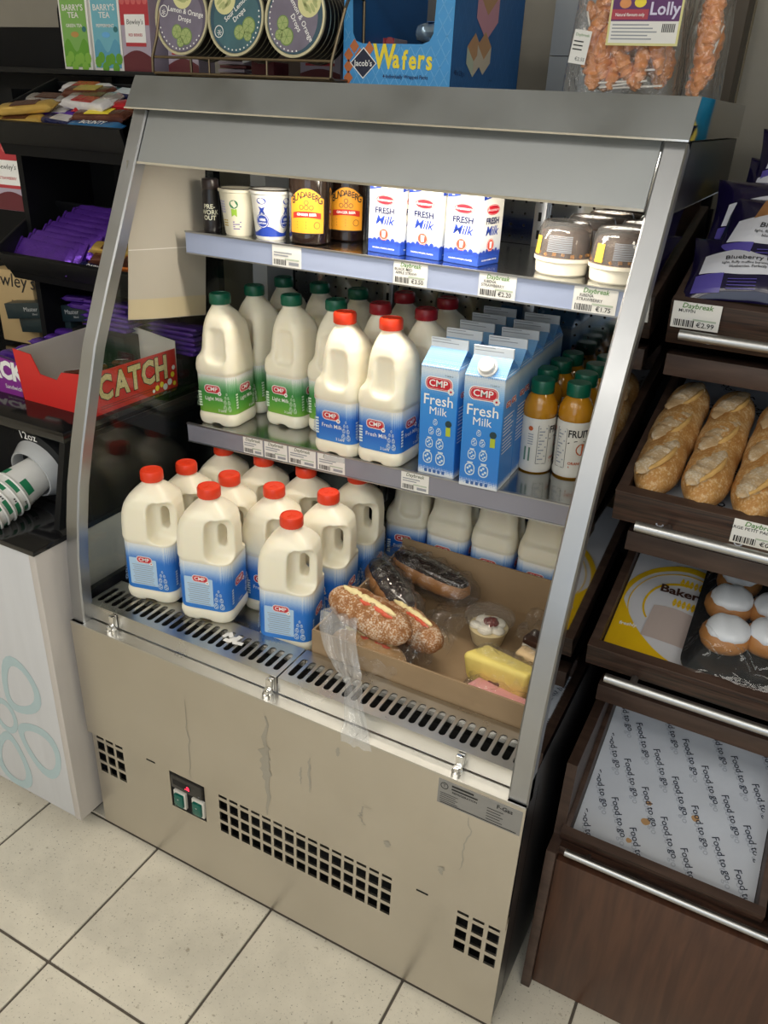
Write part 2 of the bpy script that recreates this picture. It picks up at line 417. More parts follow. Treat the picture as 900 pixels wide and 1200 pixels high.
# lower body side walls, black
for x0, x1 in ((.0, .012), (FW-.012, FW)):
    m = MB(); m.box(x0, x1, .012, .80, .03, .60, mat('black_side_panel', (.012, .013, .016), .28, noise_amt=.3, scale=12, bump=.05))
    m.build('side_panel', FR)
    m = MB(); poly = [(prof_y(1.355)+.024, 1.357), (.80, 1.357), (.80, 1.438), (.312, 1.438)]
    m.loft([[(x0, y, z) for y, z in poly], [(x1, y, z) for y, z in poly]], MATS['black_side_panel']); m.build('canopy_side', FR)
    m = MB(); m.box(x0, x1-.0004, .70, .80, .60, 1.357, MATS['black_side_panel'] if x0 < .5 else M_mirror); m.build('rear_post', FR)
m = MB(); m.box(.012, FW-.012, .77, .80, .03, 1.438, M_blkmatt); m.build('rear_wall', FR)
# polished perforated inner back
m = MB(); m.box(.012, FW-.012, .705, .715, .575, 1.43, steel('mirror_back', (.50, .52, .54), .10, .6, .2)); bp_ = m.build('back_panel', FR)
m = MB()
for i in range(34):
    for j in range(20):
        x = .03+i*.0262; z = 1.01+j*.0215
        m.flat(circ(.0026, 8, x, z), M_dark, Tm(0, .7046, 0) @ FRONT)
h = m.build('perforation', bp_, False); h['kind'] = 'stuff'
for x in (.30, .615):
    m = MB(); m.box(x-.012, x+.012, .69, .7045, .60, 1.42, M_steelhi, bev=.002)
    for j in range(24): m.box(x-.003, x+.003, .6895, .6905, .64+j*.032, .656+j*.032, M_dark)
    m.build('shelf_upright', FR)
m = MB(); m.box(.012, .05, .60, .70, .62, 1.357, mat('grey_inner_wall', (.42, .44, .46), .4)); m.build('inner_post', FR)
# inner deck
m = MB(); m.box(.012, FW-.012, .105, .705, .548, .560, steel('deck_steel', (.45, .45, .44), .25)); m.build('deck', FR)
# front panels
def sq(x, z, w_, h_): return [(x, z), (x+w_, z), (x+w_, z+h_), (x, z+h_)]
holes = []
for j, z0 in enumerate((.1650, .1955, .2260, .2565)):
    for k in range(15): holes.append(sq(.331+k*.0256, z0, .0195, .0225))
    for k in range(3): holes.append(sq(.012+k*.0262, z0, .0195, .0225)); holes.append(sq(.8335+k*.0280, z0, .0205, .0225))
holes.append(sq(.208, .168, .088, .098))
m = MB(); m.plate([(0, .012), (FW, .012), (FW, .30), (0, .30)], holes, .004, M_steel, Tm(0, .012, 0) @ FRONT)
m.build('lower_panel', FR)
m = MB(); m.box(.0, FW, .058, .062, .03, .55, M_dark); m.build('inner_baffle', FR)  # added black sheet: its colour stands in for the shade behind the vents
m = MB(); m.box(.004, FW-.004, 0.0015, .008, .2766, .5525, M_steel); fp = m.build('front_panel', FR)
m = MB(); m.box(0, FW, 0, .05, .550, .5535, M_grille); m.box(0, FW, 0, .003, .2766, .5500, M_steel); m.build('ledge', FR)
m = MB()
for x in (.16, .76): m.box(x, x+.022, -.0006, .0, .2763, .2795, M_dark)
m.build('panel_slot', fp)
for x in (.05, FW-.09):
    m = MB(); m.lathe([(.018, 0), (.018, .02), (.012, .022), (.012, .035)], M_blk, 16, Tm(x+.02, .08, 0)); m.build('foot', FR)
    m = MB(); m.lathe([(.018, 0), (.018, .02), (.012, .022), (.012, .035)], M_blk, 16, Tm(x+.02, .72, 0)); m.build('foot', FR)
# dried drips and scuffs on the front panel
M_drip = steel('dull_drip', (.50, .485, .45), .5, 1.0, .15)
random.seed(12)
def streak(name, x, z0, z1, w_, wig):
    q = MB(); n = 14; v = []
    for i in range(n+1):
        zz = z0+(z1-z0)*i/n; c = x+wig*noise.noise(Vector((i*.5, x*40, 0))); h_ = w_*(.5+.5*abs(noise.noise(Vector((i*.9, x*70, 3)))))*(math.sin(PI*min(1, max(0, (i+.6)/(n+1))))**.5)
        v += [(c-h_, -.0004-.0002*(w_ > .01), zz), (c+h_, -.0004-.0002*(w_ > .01), zz)]
    q.add(v, [(2*i, 2*i+1, 2*i+3, 2*i+2) for i in range(n)], M_drip); q.build(name, fp)
for a_ in ((.455, .520, .285, .0085, .010), (.452, .455, .37, .017, .012), (.275, .48, .285, .0018, .008), (.545, .47, .39, .004, .006), (.527, .44, .40, .003, .006), (.60, .52, .50, .006, .004), (.835, .49, .37, .0022, .012), (.65, .42, .37, .003, .03), (.70, .36, .345, .010, .01), (.80, .36, .34, .007, .01)): streak('dried_drip', *a_)
# grille panels with slots
def slot(cx, y0, y1, r):
    p = []
    for i in range(7): a = PI*i/6; p.append((cx + r*math.cos(a), y1-r + r*math.sin(a)))
    for i in range(7): a = PI + PI*i/6; p.append((cx + r*math.cos(a), y0+r + r*math.sin(a)))
    return p
for (xa, xb, n) in ((.022, .4605, 24), (.4635, .898, 24)):
    m = MB(); p0 = (xb-xa-.028)/(n-1)
    m.plate([(xa, .027), (xb, .027), (xb, .118), (xa, .118)], [slot(xa+.014+k*p0, .042, .094, .0058) for k in range(n)], .0025, M_grille, Tm(0, 0, .587))
    m.box(xa, xb, .027, .0295, .556, .586, M_grille); m.box(xa, xb, .1155, .118, .560, .586, M_grille)
    m.build('air_grille', FR)
m = MB(); m.box(.012, FW-.012, .03, .11, .545, .549, M_dark); m.build('grille_well', FR)
for x in (.0913, .450, .803):
    m = MB(); m.box(x-.005, x+.007, .016, .026, .5535, .585, M_chrome, bev=.001); m.lathe([(.0085, 0), (.0085, .005), (.006, .007), (.006, .013), (.003, .014)], M_chrome, 16, Tm(x, .013, .5535))
    m.build('latch', FR)
# controller with display and two rocker switches
ct = MB(); ct.box(.2085, .2955, .012, .03, .169, .2655, M_blkmatt); ct = ct.build('controller', FR)
m = MB(); m.box(.214, .2925, .004, .02, .228, .262, mat('charcoal_bezel', (.025, .023, .022), .4), bev=.003)
m.flat(sq(.221, .239, .045, .014), M_blk, Tm(0, .0037, 0) @ FRONT)
m.text('.a', .020, mat('red_led', (.9, .02, .03), .5, emit=(1, .02, .06, 4)), Tm(.257, .0033, .246) @ FRONT)
for k in range(4): m.flat(circ(.0022, 8, .2855, .236+.0*k), M_grey, Tm(0, .0036, 0) @ FRONT)
m.build('display', ct)
for x in (.222, .268):
    m = MB(); m.box(x-.004, x+.026, .006, .015, .178, .220, mat('switch_bezel', (.62, .60, .55), .5), bev=.001)
    m.box(x, x+.022, .001, .012, .183, .215, mat('green_switch', (.0, .10, .075), .25), bev=.002)
    m.text('-', .012, M_white, Tm(x+.011, .0005, .205) @ FRONT)
    m.build('rocker_switch', ct)
# nameplate
m = MB(); m.box(.781, .9165, -.0008, .0, .496, .545, mat('printed_aluminium', (.30, .30, .30), .45, .6)); npl = m.build('nameplate', FR)
m = MB(); K = Tm(0, -.0011, 0) @ FRONT
m.plate(circ(.0065, 20, .791, .534), [circ(.0053, 20, .791, .534)], .0002, M_black, K); m.text('T', .008, M_black, K @ Tm(.791, .534, 0))
m.flat(sq(.803, .5375, .036, .0036), M_black, K); m.flat(sq(.803, .5315, .043, .0030), M_black, K); m.text('REFRIGERATION', .0056, M_black, K @ Tm(.825, .5265, 0), bold=.02)
m.text('F-Gas', .011, M_black, K @ Tm(.889, .536, 0), bold=.02)
for k in range(5): m.flat(sq(.785, .5185-k*.004, .03-.004*(k % 2), .001), M_black, K); m.flat(sq(.862, .526-k*.0055, .026-.004*(k % 2), .0014), M_black, K)
m.flat(sq(.786, .4985, .125, .0018), M_black, K)
m.build('lettering', npl, False)
# top box and header
m = MB(); poly = [(.271, 1.4406), (.303, 1.490), (.80, 1.490), (.80, 1.4406)]
m.loft([[(-.002, y, z) for y, z in poly], [(FW+.002, y, z) for y, z in poly]], M_hdr); tb = m.build('top_box', FR)
MB().loft([[(FW+.0021, y, z) for y, z in poly], [(FW+.0026, y, z) for y, z in poly]], M_mirror).build('polished_end', tb)
m = MB(); m.box(-.002, FW+.002, .2695, .273, 1.4392, 1.4415, M_chrome); m.build('edge_strip', tb)
m = MB(); a, b = PROF[-2], PROF[-1]; hx0, hx1 = .032, FW-.034
poly = [(a[0]+.006, 1.358), (b[0]+.006, 1.4395), (b[0]+.012, 1.4395), (a[0]+.012, 1.358)]
m.loft([[(hx0, y, z) for y, z in poly], [(hx1, y, z) for y, z in poly]], M_hdr); hd = m.build('header', FR)
m = MB(); m.box(hx0, hx1, a[0]+.004, a[0]+.016, 1.356, 1.3595, M_chrome); m.build('edge_strip', hd)
m = MB(); m.box(.032, FW-.034, .31, .72, 1.425, 1.4385, mat('canopy_lining', (.55, .56, .57), .4)); m.build('canopy_lining', FR)
# fluorescent tube inside the canopy
ft = MB(); ft.tube([(.20, .315, 1.395), (FW-.08, .315, 1.395)], .012, mat('lit_tube', (1, 1, 1), .5, emit=(1, .93, .80, 3)), 12)
ft = ft.build('fluorescent_tube', FR)
for x in (.18, FW-.10):
    MB().box(x, x+.04, .298, .332, 1.378, 1.425, M_white, bev=.003).build('lamp_holder', ft)
tl = area('fridge_tube_light', (.52, .32, 1.378), (math.radians(8), 0, 0), .60, .03, 2.5, (1, .90, .74))
tl.parent = None
# shelves: sheet + front price rail
M_shelf = steel('shelf_steel', (.42, .43, .43), .16, .5)
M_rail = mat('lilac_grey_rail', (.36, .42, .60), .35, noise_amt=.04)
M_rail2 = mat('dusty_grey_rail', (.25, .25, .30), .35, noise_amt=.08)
SH1_Z, SH1_Y = 1.2335, .357
s1 = MB(); s1.box(.042, .880, SH1_Y, .70, SH1_Z-.012, SH1_Z, M_shelf); s1 = s1.build('shelf', FR)
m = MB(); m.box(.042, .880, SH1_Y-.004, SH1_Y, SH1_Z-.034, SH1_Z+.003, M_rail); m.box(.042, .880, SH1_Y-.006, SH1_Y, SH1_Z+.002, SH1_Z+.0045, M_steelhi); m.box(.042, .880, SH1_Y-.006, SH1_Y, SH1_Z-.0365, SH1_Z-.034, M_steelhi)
m.build('price_rail', s1)
TILT = .0345; SH2_Y = .332
def zmid(x): return .8615 + TILT*(x-.036)
s2 = MB(); KM = Tm(.036, 0, .8615) @ Ry(-math.atan(TILT)); 
s2.box(0, .842, SH2_Y, .70, -.012, 0, M_shelf, KM); s2 = s2.build('shelf', FR)
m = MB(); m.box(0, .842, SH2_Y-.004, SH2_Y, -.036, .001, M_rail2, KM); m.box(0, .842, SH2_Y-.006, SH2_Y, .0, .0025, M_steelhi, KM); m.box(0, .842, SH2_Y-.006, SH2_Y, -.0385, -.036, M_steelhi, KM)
m.build('price_rail', s2)
# paper sheet taped inside the left glass
sh = MB()
def sheet_fn(u, v):
    y = (.245+(.452-.245)*u)*(v) + (.208+(.428-.208)*u)*(1-v); z = (1.360)*v + (1.095-.032*u)*(1-v)
    return (.0165 + .004*math.sin(u*5+v*2)*(1-v) + .004*(1-v), y, z)
sh.grid(sheet_fn, 12, 12, mat('sun_bleached_paper', (.46, .43, .37), .75, noise_amt=.05, scale=6))
sh.grid(lambda u, v: (sheet_fn(u, v*.13+.005)[0]+.0006,)+sheet_fn(u, v*.13+.005)[1:], 12, 2, mat('yellowed_tape', (.52, .45, .30), .5))
sh.grid(lambda u, v: (sheet_fn(u, v*.006+.45)[0]+.0004,)+sheet_fn(u, v*.006+.45)[1:], 12, 1, mat('fold_line', (.72, .70, .66), .6))
tag(sh.build('paper_sheet'), 'plain off-white paper sheet hanging on the left glass', 'paper')

# ------------------------------------------------------------------ price tags
def price_tag(loc, rot, w, h, l1, l2, price, label, cat='price tag', head='Daybreak', hm=None):
    t = thing('price_tag', label, cat, loc, rot, 'shelf edge price tags')
    m = MB(); m.box(0, w, -.0007, 0, -h, 0, M_card); c = m.build('card', t)
    m = MB(); K = Tm(0, -.0010, 0) @ FRONT
    if head: m.text(head, h*.27, hm or mat('tag_green', (.10, .25, .06), .6), K @ Tm(w*.5, -h*.13, 0), bold=.015, shear=.2)
    if l1: m.text(l1, h*.17, M_black, K @ Tm(w*.30, -h*.33, 0), bold=.01, sx=1.0)
    if l2: m.text(l2, h*.17, M_black, K @ Tm(w*.38, -h*.49, 0), bold=.01)
    if not l1:
        for k in range(2): m.flat(sq(w*.06, -h*(.38+.13*k), w*(.62-.12*k), h*.06), M_grey, K)
        m.flat(sq(w*.58, -h*.90, w*.34, h*.15), M_grey, K)
    m.flat(sq(w*.45, -h*.67, w*.48, h*.07), mat('tag_tint', (.45, .52, .42), .6), K)
    random.seed(int(w*1e5)+int(loc[0]*1e3))
    x = w*.06
    while x < w*.46:
        b = w*random.choice((.012, .02, .03)); m.flat(sq(x, -h*.93, b, h*.26), M_black, K); x += b + w*random.choice((.012, .02))
    if price: m.text(price, h*.26, M_black, K @ Tm(w*.72, -h*.82, 0), bold=.012)
    m.build('tag_print', c, False)
    return t
z1t = SH1_Z+.002
price_tag((.239, .3525, z1t), 0, .061, .036, '', '', '', 'price tag with faint print under the ginger beer bottles', head=None)
price_tag((.482, .3525, z1t), 0, .062, .036, 'BLACK MED', 'APPLE STRAW', '€3.50', 'price tag under the middle blue and white carton, marked €3.50')
price_tag((.634, .3525, z1t), 0, .062, .036, 'RIBENA', 'STRAWBERRY', '€2.20', 'price tag marked €2.20 left of the dessert pots')
price_tag((.787, .3525, z1t), 0, .066, .037, 'RIBENA', 'STRAWBERRY', '€1.75', 'price tag marked €1.75 below the dessert pots')
ra = -math.atan(TILT); gh = mat('tag_grey_green', (.16, .18, .13), .6)
for x, w, lab in ((.178, .047, 'leftmost price tag in the row of four under the green-capped jugs'), (.229, .054, 'second price tag from left under the green-capped jugs'), (.286, .062, 'third price tag from left under the green-capped jugs'), (.352, .060, 'price tag under the front orange-capped jug, beneath a strip of tape'), (.530, .055, 'price tag under the blue milk cartons')):
    price_tag((x, SH2_Y-.0045, zmid(x)-.001), (0, ra, 0), w, .034, '', '', '', lab, hm=gh)
t = MB(); KT = Tm(.368, SH2_Y-.0058, zmid(.368)-.001) @ Ry(ra)
t.box(0, .044, -.0006, 0, -.010, -.001, film('sticky_tape', (.95, .95, .92), ior=1.5, rough=.2, bump=.4, haze=.45), KT); tag(t.build('tape_strip'), 'strip of clear tape stuck across a shelf price tag', 'tape')

# ------------------------------------------------------------------ milk jugs
M_milk = mat('milk_in_plastic', (.87, .82, .67), .36, noise_amt=.02, sss=.3)
def jug_mesh(kind):
    m = MB(); R = []
    def ring(z, x0, x1, hy, r): R.append([(x, y, z) for x, y in rrect(x1-x0, 2*hy, r, 6, (x0+x1)/2, 0)])
    ring(0, -.044, .044, .044, .02); ring(.004, -.048, .048, .048, .021); ring(.014, -.05, .05, .05, .021); ring(.022, -.05, .05, .05, .021)
    lt = .106 if kind == 'A' else .126
    ring(.027, -.0475, .0475, .0475, .02); ring(lt, -.0475, .0475, .0475, .02); ring(lt+.006, -.05, .05, .05, .021)
    if kind == 'A':
        ring(.124, -.05, .05, .05, .022); ring(.137, -.047, .05, .049, .022); ring(.147, -.037, .05, .047, .022); ring(.156, -.034, .0495, .045, .022)
        ring(.18, -.032, .049, .043, .022); ring(.198, -.030, .047, .040, .022); ring(.212, -.027, .041, .035, .022); ring(.223, -.023, .032, .028, .02); ring(.232, -.019, .022, .0205, .018); ring(.237, -.0165, .0165, .0165, .0164); ring(.252, -.0165, .0165, .0165, .0164)
    else:
        ring(.14, -.05, .05, .05, .022); ring(.160, -.05, .05, .05, .023); ring(.180, -.049, .05, .049, .024); ring(.197, -.0455, .0485, .046, .025); ring(.211, -.039, .0445, .041, .026); ring(.222, -.031, .036, .033, .025); ring(.231, -.022, .025, .0235, .02); ring(.237, -.0165, .0165, .0165, .0164); ring(.252, -.0165, .0165, .0165, .0164)
    if kind == 'A': R = [[(x*(1.0-.06*min(1, max(0, (.236-z)/.03))), y*(1.0-.04*min(1, max(0, (.236-z)/.03))), z) for x, y, z in r] for r in R]
    if kind == 'B': R = [[(x*(1.0+.07*min(1, max(0, (.236-z)/.03))), y, z) for x, y, z in r] for r in R]
    m.loft(R, M_milk)
    cut = []
    def cb(x0, x1, y0, y1, z0, z1, b):
        q = MB(); q.box(x0, x1, y0, y1, z0, z1, M_milk, bev=b, seg=4); o = q.build('cut'); cut.append(o)
    if kind == 'A':
        cb(-.014, .034, -.09, -.034, .128, .205, .016); cb(-.014, .034, .034, .09, .128, .205, .016)
    else:
        cb(.007, .09, -.09, -.018, .130, .210, .014); cb(.007, .09, .018, .09, .130, .210, .014)
        cb(.021, .037, -.09, .09, .150, .196, .0075)
    cb(-.012, .012, -.09, .09, -.03, .006, .005)
    mods = [('BOOLEAN', dict(operation='DIFFERENCE', object=o, solver='EXACT')) for o in cut]
    mods += [('REMESH', dict(mode='VOXEL', voxel_size=.0023)), ('SMOOTH', dict(factor=.5, iterations=12))]
    me = bake(m, mods, 'jug_body', M_milk)
    for o in cut: bpy.data.objects.remove(o)
    return me
JM = {'A': jug_mesh('A'), 'B': jug_mesh('B')}
def cap_mesh(m_):
    q = MB(); n = 48; rings = []
    for r, z, k in ((.0195, .240, 1), (.0205, .2415, 1), (.0205, .256, 1), (.0192, .2595, 0), (.0165, .2602, 0), (.0160, .2590, 0)):
        rings.append([((r + (.0006 if (i % 2 and k) else 0))*math.cos(2*PI*i/n), (r + (.0006 if (i % 2 and k) else 0))*math.sin(2*PI*i/n), z) for i in range(n)])
    q.loft(rings, m_, None, True, True)
    for a in (0, 2.1, 4.2): q.box(.002, .009, -.0012, .0012, .2588, .2597, m_, Rz(a))
    return q.mesh('cap')
CAPS = {'green': cap_mesh(mat('green_cap', (.0, .10, .055), .35)), 'red': cap_mesh(mat('orange_red_cap', (.75, .045, .012), .35)), 'dark': cap_mesh(mat('dark_red_cap', (.30, .008, .018), .35))}
WH = (.82, .82, .80)
L_green = ramp_mat('green_label', 2, [(.028, (.20, .42, .05)), (.048, (.09, .34, .045)), (.076, (.03, .22, .05)), (.092, (.22, .45, .25)), (.107, WH)], dots=(.35, 0, 520))
L_blue = ramp_mat('blue_label', 2, [(.028, (.035, .22, .66)), (.055, (.012, .13, .56)), (.078, (.012, .14, .58)), (.092, (.30, .48, .76)), (.107, WH)], dots=(.35, 0, 520))
L_blueB = ramp_mat('blue_tall_label', 2, [(.028, (.03, .20, .62)), (.06, (.018, .16, .58)), (.094, (.02, .17, .60)), (.110, (.36, .53, .78)), (.127, WH)], dots=(.35, 0, 520))
M_lbox = mat('pale_blue_box', (.42, .60, .80), .45, noise_amt=.02)
def logo(m, K, s):
    m.flat(rrect(1.0*s, .46*s, .2*s, 5), M_white, K); m.flat(rrect(.94*s, .40*s, .18*s, 5), M_red, K @ Tm(0, 0, .0002))
    m.flat(rrect(.88*s, .345*s, .16*s, 5), M_white, K @ Tm(0, 0, .0003)); m.flat(rrect(.86*s, .325*s, .15*s, 5), M_red, K @ Tm(0, 0, .0004))
    m.text('CMP', .31*s, M_white, K @ Tm(-.02*s, 0, .0006), bold=.015, sx=1.1)
    for k in range(7): a = 2*PI*k/7; m.flat(circ(.045*s, 8, .44*s+.075*s*math.cos(a), -.2*s+.075*s*math.sin(a)), M_white, K @ Tm(0, 0, .0006))
    m.flat(circ(.04*s, 8, .44*s, -.2*s), M_red, K @ Tm(0, 0, .0008))
def tower(m, K, s, wm):
    """pyramid of little bottles, the printed emblem"""
    for (x, y, k) in ((0, .86, .45), (-.085, .66, .55), (.085, .66, .55), (-.12, .40, .8), (.12, .40, .8), (-.145, .08, 1), (.145, .08, 1)):
        w_, h_ = .21*s*k, .27*s*k
        m.plate(rrect(w_, h_, w_*.48, 4, x*s, y*s), [rrect(w_*.8, h_*.84, w_*.38, 4, x*s, y*s)], .0001, wm, K)
        for q in range(4): m.flat(circ(w_*.13, 6, x*s+w_*.2*(-1 if q % 2 else 1)*(q > 0)*(q < 3), y*s+h_*(.22-.15*q)), wm, K)
        m.flat(sq(x*s-w_*.28, y*s+h_*.5, w_*.56, h_*.10), wm, K)
def label_mesh(kind):
    m = MB(); lm = {'green': L_green, 'blue': L_blue}.get(kind, L_blueB); top = .1055 if kind in ('green', 'blue') else .1255
    wx_, wy_ = (.94, .96) if kind in ('green', 'blue') else (1.07, 1.0)
    rr = [[(x*wx_, y*wy_) for x, y in rrect(.0962, .0962, .0205, 6)]]
    m.loft([[(x, y, .028) for x, y in rr[0]], [(x, y, top) for x, y in rr[0]]], lm, None, False, False)
    p = MB(); ty = {'green': 'Light Milk', 'blue': 'Fresh Milk', 'back': '', 'side': 'Fresh Milk'}[kind]
    yx = -.0484*wx_; y = -.0484*wy_
    faint = mat('pale_print', (.62, .74, .80), .5) if kind != 'green' else mat('pale_green_print', (.62, .76, .60), .5)
    for K in (Tm(0, y, 0) @ FRONT, Tm(-yx, 0, 0) @ RIGHT, Rz(PI) @ Tm(0, y, 0) @ FRONT, Rz(-PI/2) @ Tm(0, yx, 0) @ FRONT):
        if kind == 'back' and K[1][3] < -.04 or kind == 'back' and K[1][3] > .04:
            p.flat(rrect(.056, .058, .002, 2, -.008, .066), M_lbox, K)
            logo(p, K @ Tm(-.004, .093, .0004), .032)
            for k in range(10): p.flat(sq(-.030+.0015*(k % 3), .080-k*.0045, .044-.003*(k % 3), .0013), M_grey, K @ Tm(0, 0, .0003))
            tower(p, K @ Tm(.031, .036, .0003), .042, faint)
        else:
            logo(p, K @ Tm(-.002, .078, .0003), .038)
            if ty: p.text(ty, .0108, M_white, K @ Tm(0, .058, .0003), bold=.004)
            if ty: p.text('2 Litre', .007, M_white, K @ Tm(.018, .035, .0003), bold=.01)
            if kind == 'back': p.text('2 Litre', .007, M_white, K @ Tm(0, .035, .0003))
            tower(p, K @ Tm(.031, .038, .0003), .038, faint)
            for k in range(6): p.flat(sq(-.036, .04+k*.0055, .007, .0035), faint, K @ Tm(0, 0, .0003))
    # barcode near the corner of the back label
    if kind == 'back':
        K = Rz(-PI/2) @ Tm(0, yx, 0) @ FRONT
        p.flat(sq(.018, .035, .015, .05), M_white, K @ Tm(0, 0, .0002))
    return m.mesh('label'), p.mesh('label_print', False)
LAB = {k: label_mesh(k) for k in ('green', 'blue', 'back', 'side')}
def jug(loc, rot, body, cap, lab, label, group):
    t = thing('milk_jug', label, 'milk jug', loc, rot, group)
    if body == 'B' and lab == 'blue': lab = 'side'
    obj('bottle', JM[body], t); obj('cap', CAPS[cap], t)
    l = obj('label', LAB[lab][0], t); obj('label_print', LAB[lab][1], l)
    return t
G2 = 'jugs on the middle shelf'; GB = 'jugs on the bottom deck'
def mid(x, y, rz, cap, lab, label): return jug((x, y, zmid(x)), (0, ra, rz), 'A', cap, lab, label, G2)
R_ = math.radians
mid(.094, .392, R_(4), 'green', 'green', 'green-capped light milk jug at the front left end of the middle shelf')
mid(.100, .494, R_(-10), 'green', 'green', 'green-capped jug directly behind the leftmost front jug on the middle shelf')
mid(.098, .606, R_(5), 'green', 'green', 'green-capped jug at the back left corner of the middle shelf')
mid(.220, .452, R_(-4), 'green', 'green', 'green-capped light milk jug standing second from left on the middle shelf')
mid(.200, .590, R_(12), 'green', 'green', 'green-capped jug at the back, behind the second green jug of the middle shelf')
mid(.318, .458, R_(-6), 'green', 'green', 'green-capped jug half hidden behind the left orange-capped jug')
mid(.300, .575, R_(0), 'green', 'green', 'green-capped jug furthest right in the back row of the middle shelf')
mid(.388, .372, R_(-3), 'red', 'blue', 'left one of two orange-capped fresh milk jugs at the front of the middle shelf')
mid(.481, .372, R_(-3), 'red', 'blue', 'orange-capped fresh milk jug beside the blue cartons on the middle shelf')
mid(.405, .476, R_(6), 'dark', 'blue', 'dark red-capped jug right behind the left orange-capped jug')
mid(.398, .590, R_(0), 'dark', 'blue', 'dark red-capped jug at the back, left of its pair')
mid(.500, .474, R_(-5), 'dark', 'blue', 'dark red-capped jug behind the orange-capped jug next to the cartons')
mid(.494, .585, R_(0), 'dark', 'blue', 'dark red-capped jug at the back, right of its pair')
DZ = .560; GZ = .5884
def low(x, y, rz, lab, label, z=DZ, cap='red', body='B'): return jug((x, y, z), (0, 0, R_(rz)), body, cap, lab, label, GB)
low(.112, .137, 14, 'back', 'red-capped jug at the far left, standing on the air grille', GZ)
low(.243, .139, 14, 'back', 'red-capped jug standing on the air grille, second from the left glass', GZ)
low(.398, .170, 14, 'back', 'red-capped jug beside the cardboard tray, nearest the front')
low(.099, .246, 8, 'blue', 'red-capped jug behind the leftmost grille jug')
low(.202, .249, 5, 'blue', 'red-capped jug tucked behind the second grille jug')
low(.304, .252, 5, 'blue', 'red-capped jug in the gap left of the front tray-side jug')
low(.403, .285, 8, 'blue', 'red-capped jug right behind the jug next to the cardboard tray')
low(.100, .362, 8, 'blue', 'red-capped jug in the rear row at the left, cap cut by the shelf')
low(.202, .362, 5, 'blue', 'red-capped jug in the rear row, cap just under the price tags')
low(.304, .362, 5, 'blue', 'red-capped jug in the rear row, second from its right end')
low(.404, .395, 8, 'blue', 'shaded jug in the rear row whose cap is hidden by the shelf')
for i, x in enumerate((.455, .556, .657, .758)):
    low(x, .545, (10, 90, 90, 90)[i], 'blue', ('leftmost of the four shaded jugs along the fridge back', 'second from left of the four shaded jugs along the fridge back', 'second from right of the four shaded jugs along the fridge back', 'rightmost of the four shaded jugs along the fridge back')[i], body='A')
low(.86, .535, 0, 'blue', 'shaded jug in the back right corner, blue label at the pillar')

# ------------------------------------------------------------------ gable-top cartons
C_blue = ramp_mat('blue_carton', 2, [(.0, (.78, .80, .82)), (.010, (.70, .76, .82)), (.014, (.03, .20, .62)), (.09, (.025, .22, .66)), (.150, (.04, .27, .70)), (.172, (.25, .48, .78)), (.196, (.72, .78, .82)), (.200, (.10, .34, .72)), (.235, (.30, .52, .78))], dots=(.12, 0, 420))
def carton_body(m, w, d, h, g, mm, finm):
    hw, hd = w/2, d/2
    m.box(-hw, hw, -hd, hd, 0, h, mm, bev=.0012, seg=1)
    v = [(-hw, -hd, h), (hw, -hd, h), (hw, hd, h), (-hw, hd, h), (-hw+.001, -.0015, g), (hw-.001, -.0015, g), (hw-.001, .0015, g), (-hw+.001, .0015, g), (hw-.018, 0, g-.004), (-hw+.018, 0, g-.004)]
    m.add(v, [(0, 1, 5, 4), (2, 3, 7, 6), (1, 2, 8), (1, 8, 5), (8, 2, 6), (3, 0, 9), (9, 0, 4), (3, 9, 7), (4, 5, 6, 7)], mm)
    m.box(-hw+.0005, hw-.0005, -.0018, .0018, g-.001, g+.016, finm, bev=.0005, seg=1)
c_me = MB(); carton_body(c_me, .07, .07, .196, .222, C_blue, mat('carton_fin', (.66, .70, .74), .5)); c_me = c_me.mesh('carton')
p = MB()
for K in (Tm(0, -.0356, 0) @ FRONT,):
    logo(p, K @ Tm(0, .168, 0), .052); p.text('1 Litre e', .0045, M_black, K @ Tm(.018, .184, 0))
    p.text('Fresh', .026, M_white, K @ Tm(0, .138, 0), bold=.008); p.text('Milk', .020, M_white, K @ Tm(0, .119, 0))
    tower(p, K @ Tm(-.004, .026, 0), .085, mat('pale_print', (.62, .74, .80), .5))
    p.flat(circ(.0062, 16, .021, .1), mat('badge_dark', (.01, .04, .05), .5), K); p.flat(sq(.0165, .078, .009, .016), mat('badge_lime', (.42, .50, .03), .5), K)
    for k in range(5): p.flat(rrect(.0055, .006, .001, 2, -.019+k*.0085, .008), mat('print_blue', (.04, .12, .36), .5), K)
cp_me = p.mesh('front_print', False); p = MB()
for K in (Tm(.0356, 0, 0) @ RIGHT,):
    pass
    for k in range(6): p.flat(sq(-.028, .128-k*.006, .05-.006*(k % 3), .0018), M_white, K)
    for k in range(5): p.flat(sq(-.028, .090-k*.006, .05-.004*(k % 2), .0016), M_white, K)
cs_me = p.mesh('side_print', False); p = MB(); logo(p, Tm(.0356, 0, .15) @ RIGHT, .024); cl_me = p.mesh('side_logo', False); p = MB(); K = Tm(0, -.0028, .231) @ FRONT
for k in range(2): p.flat(sq(-.032, -.001+k*.005, .05-.015*k, .0012), M_grey, K)
cf_me = p.mesh('date_stamp', False)
scr = MB(); scr.lathe([(.0165, 0), (.0165, .004), (.0135, .0045), (.0135, .014), (.012, .0155)], mat('white_screw_cap', (.80, .80, .78), .35), 24); scr_me = scr.mesh('screw_cap')
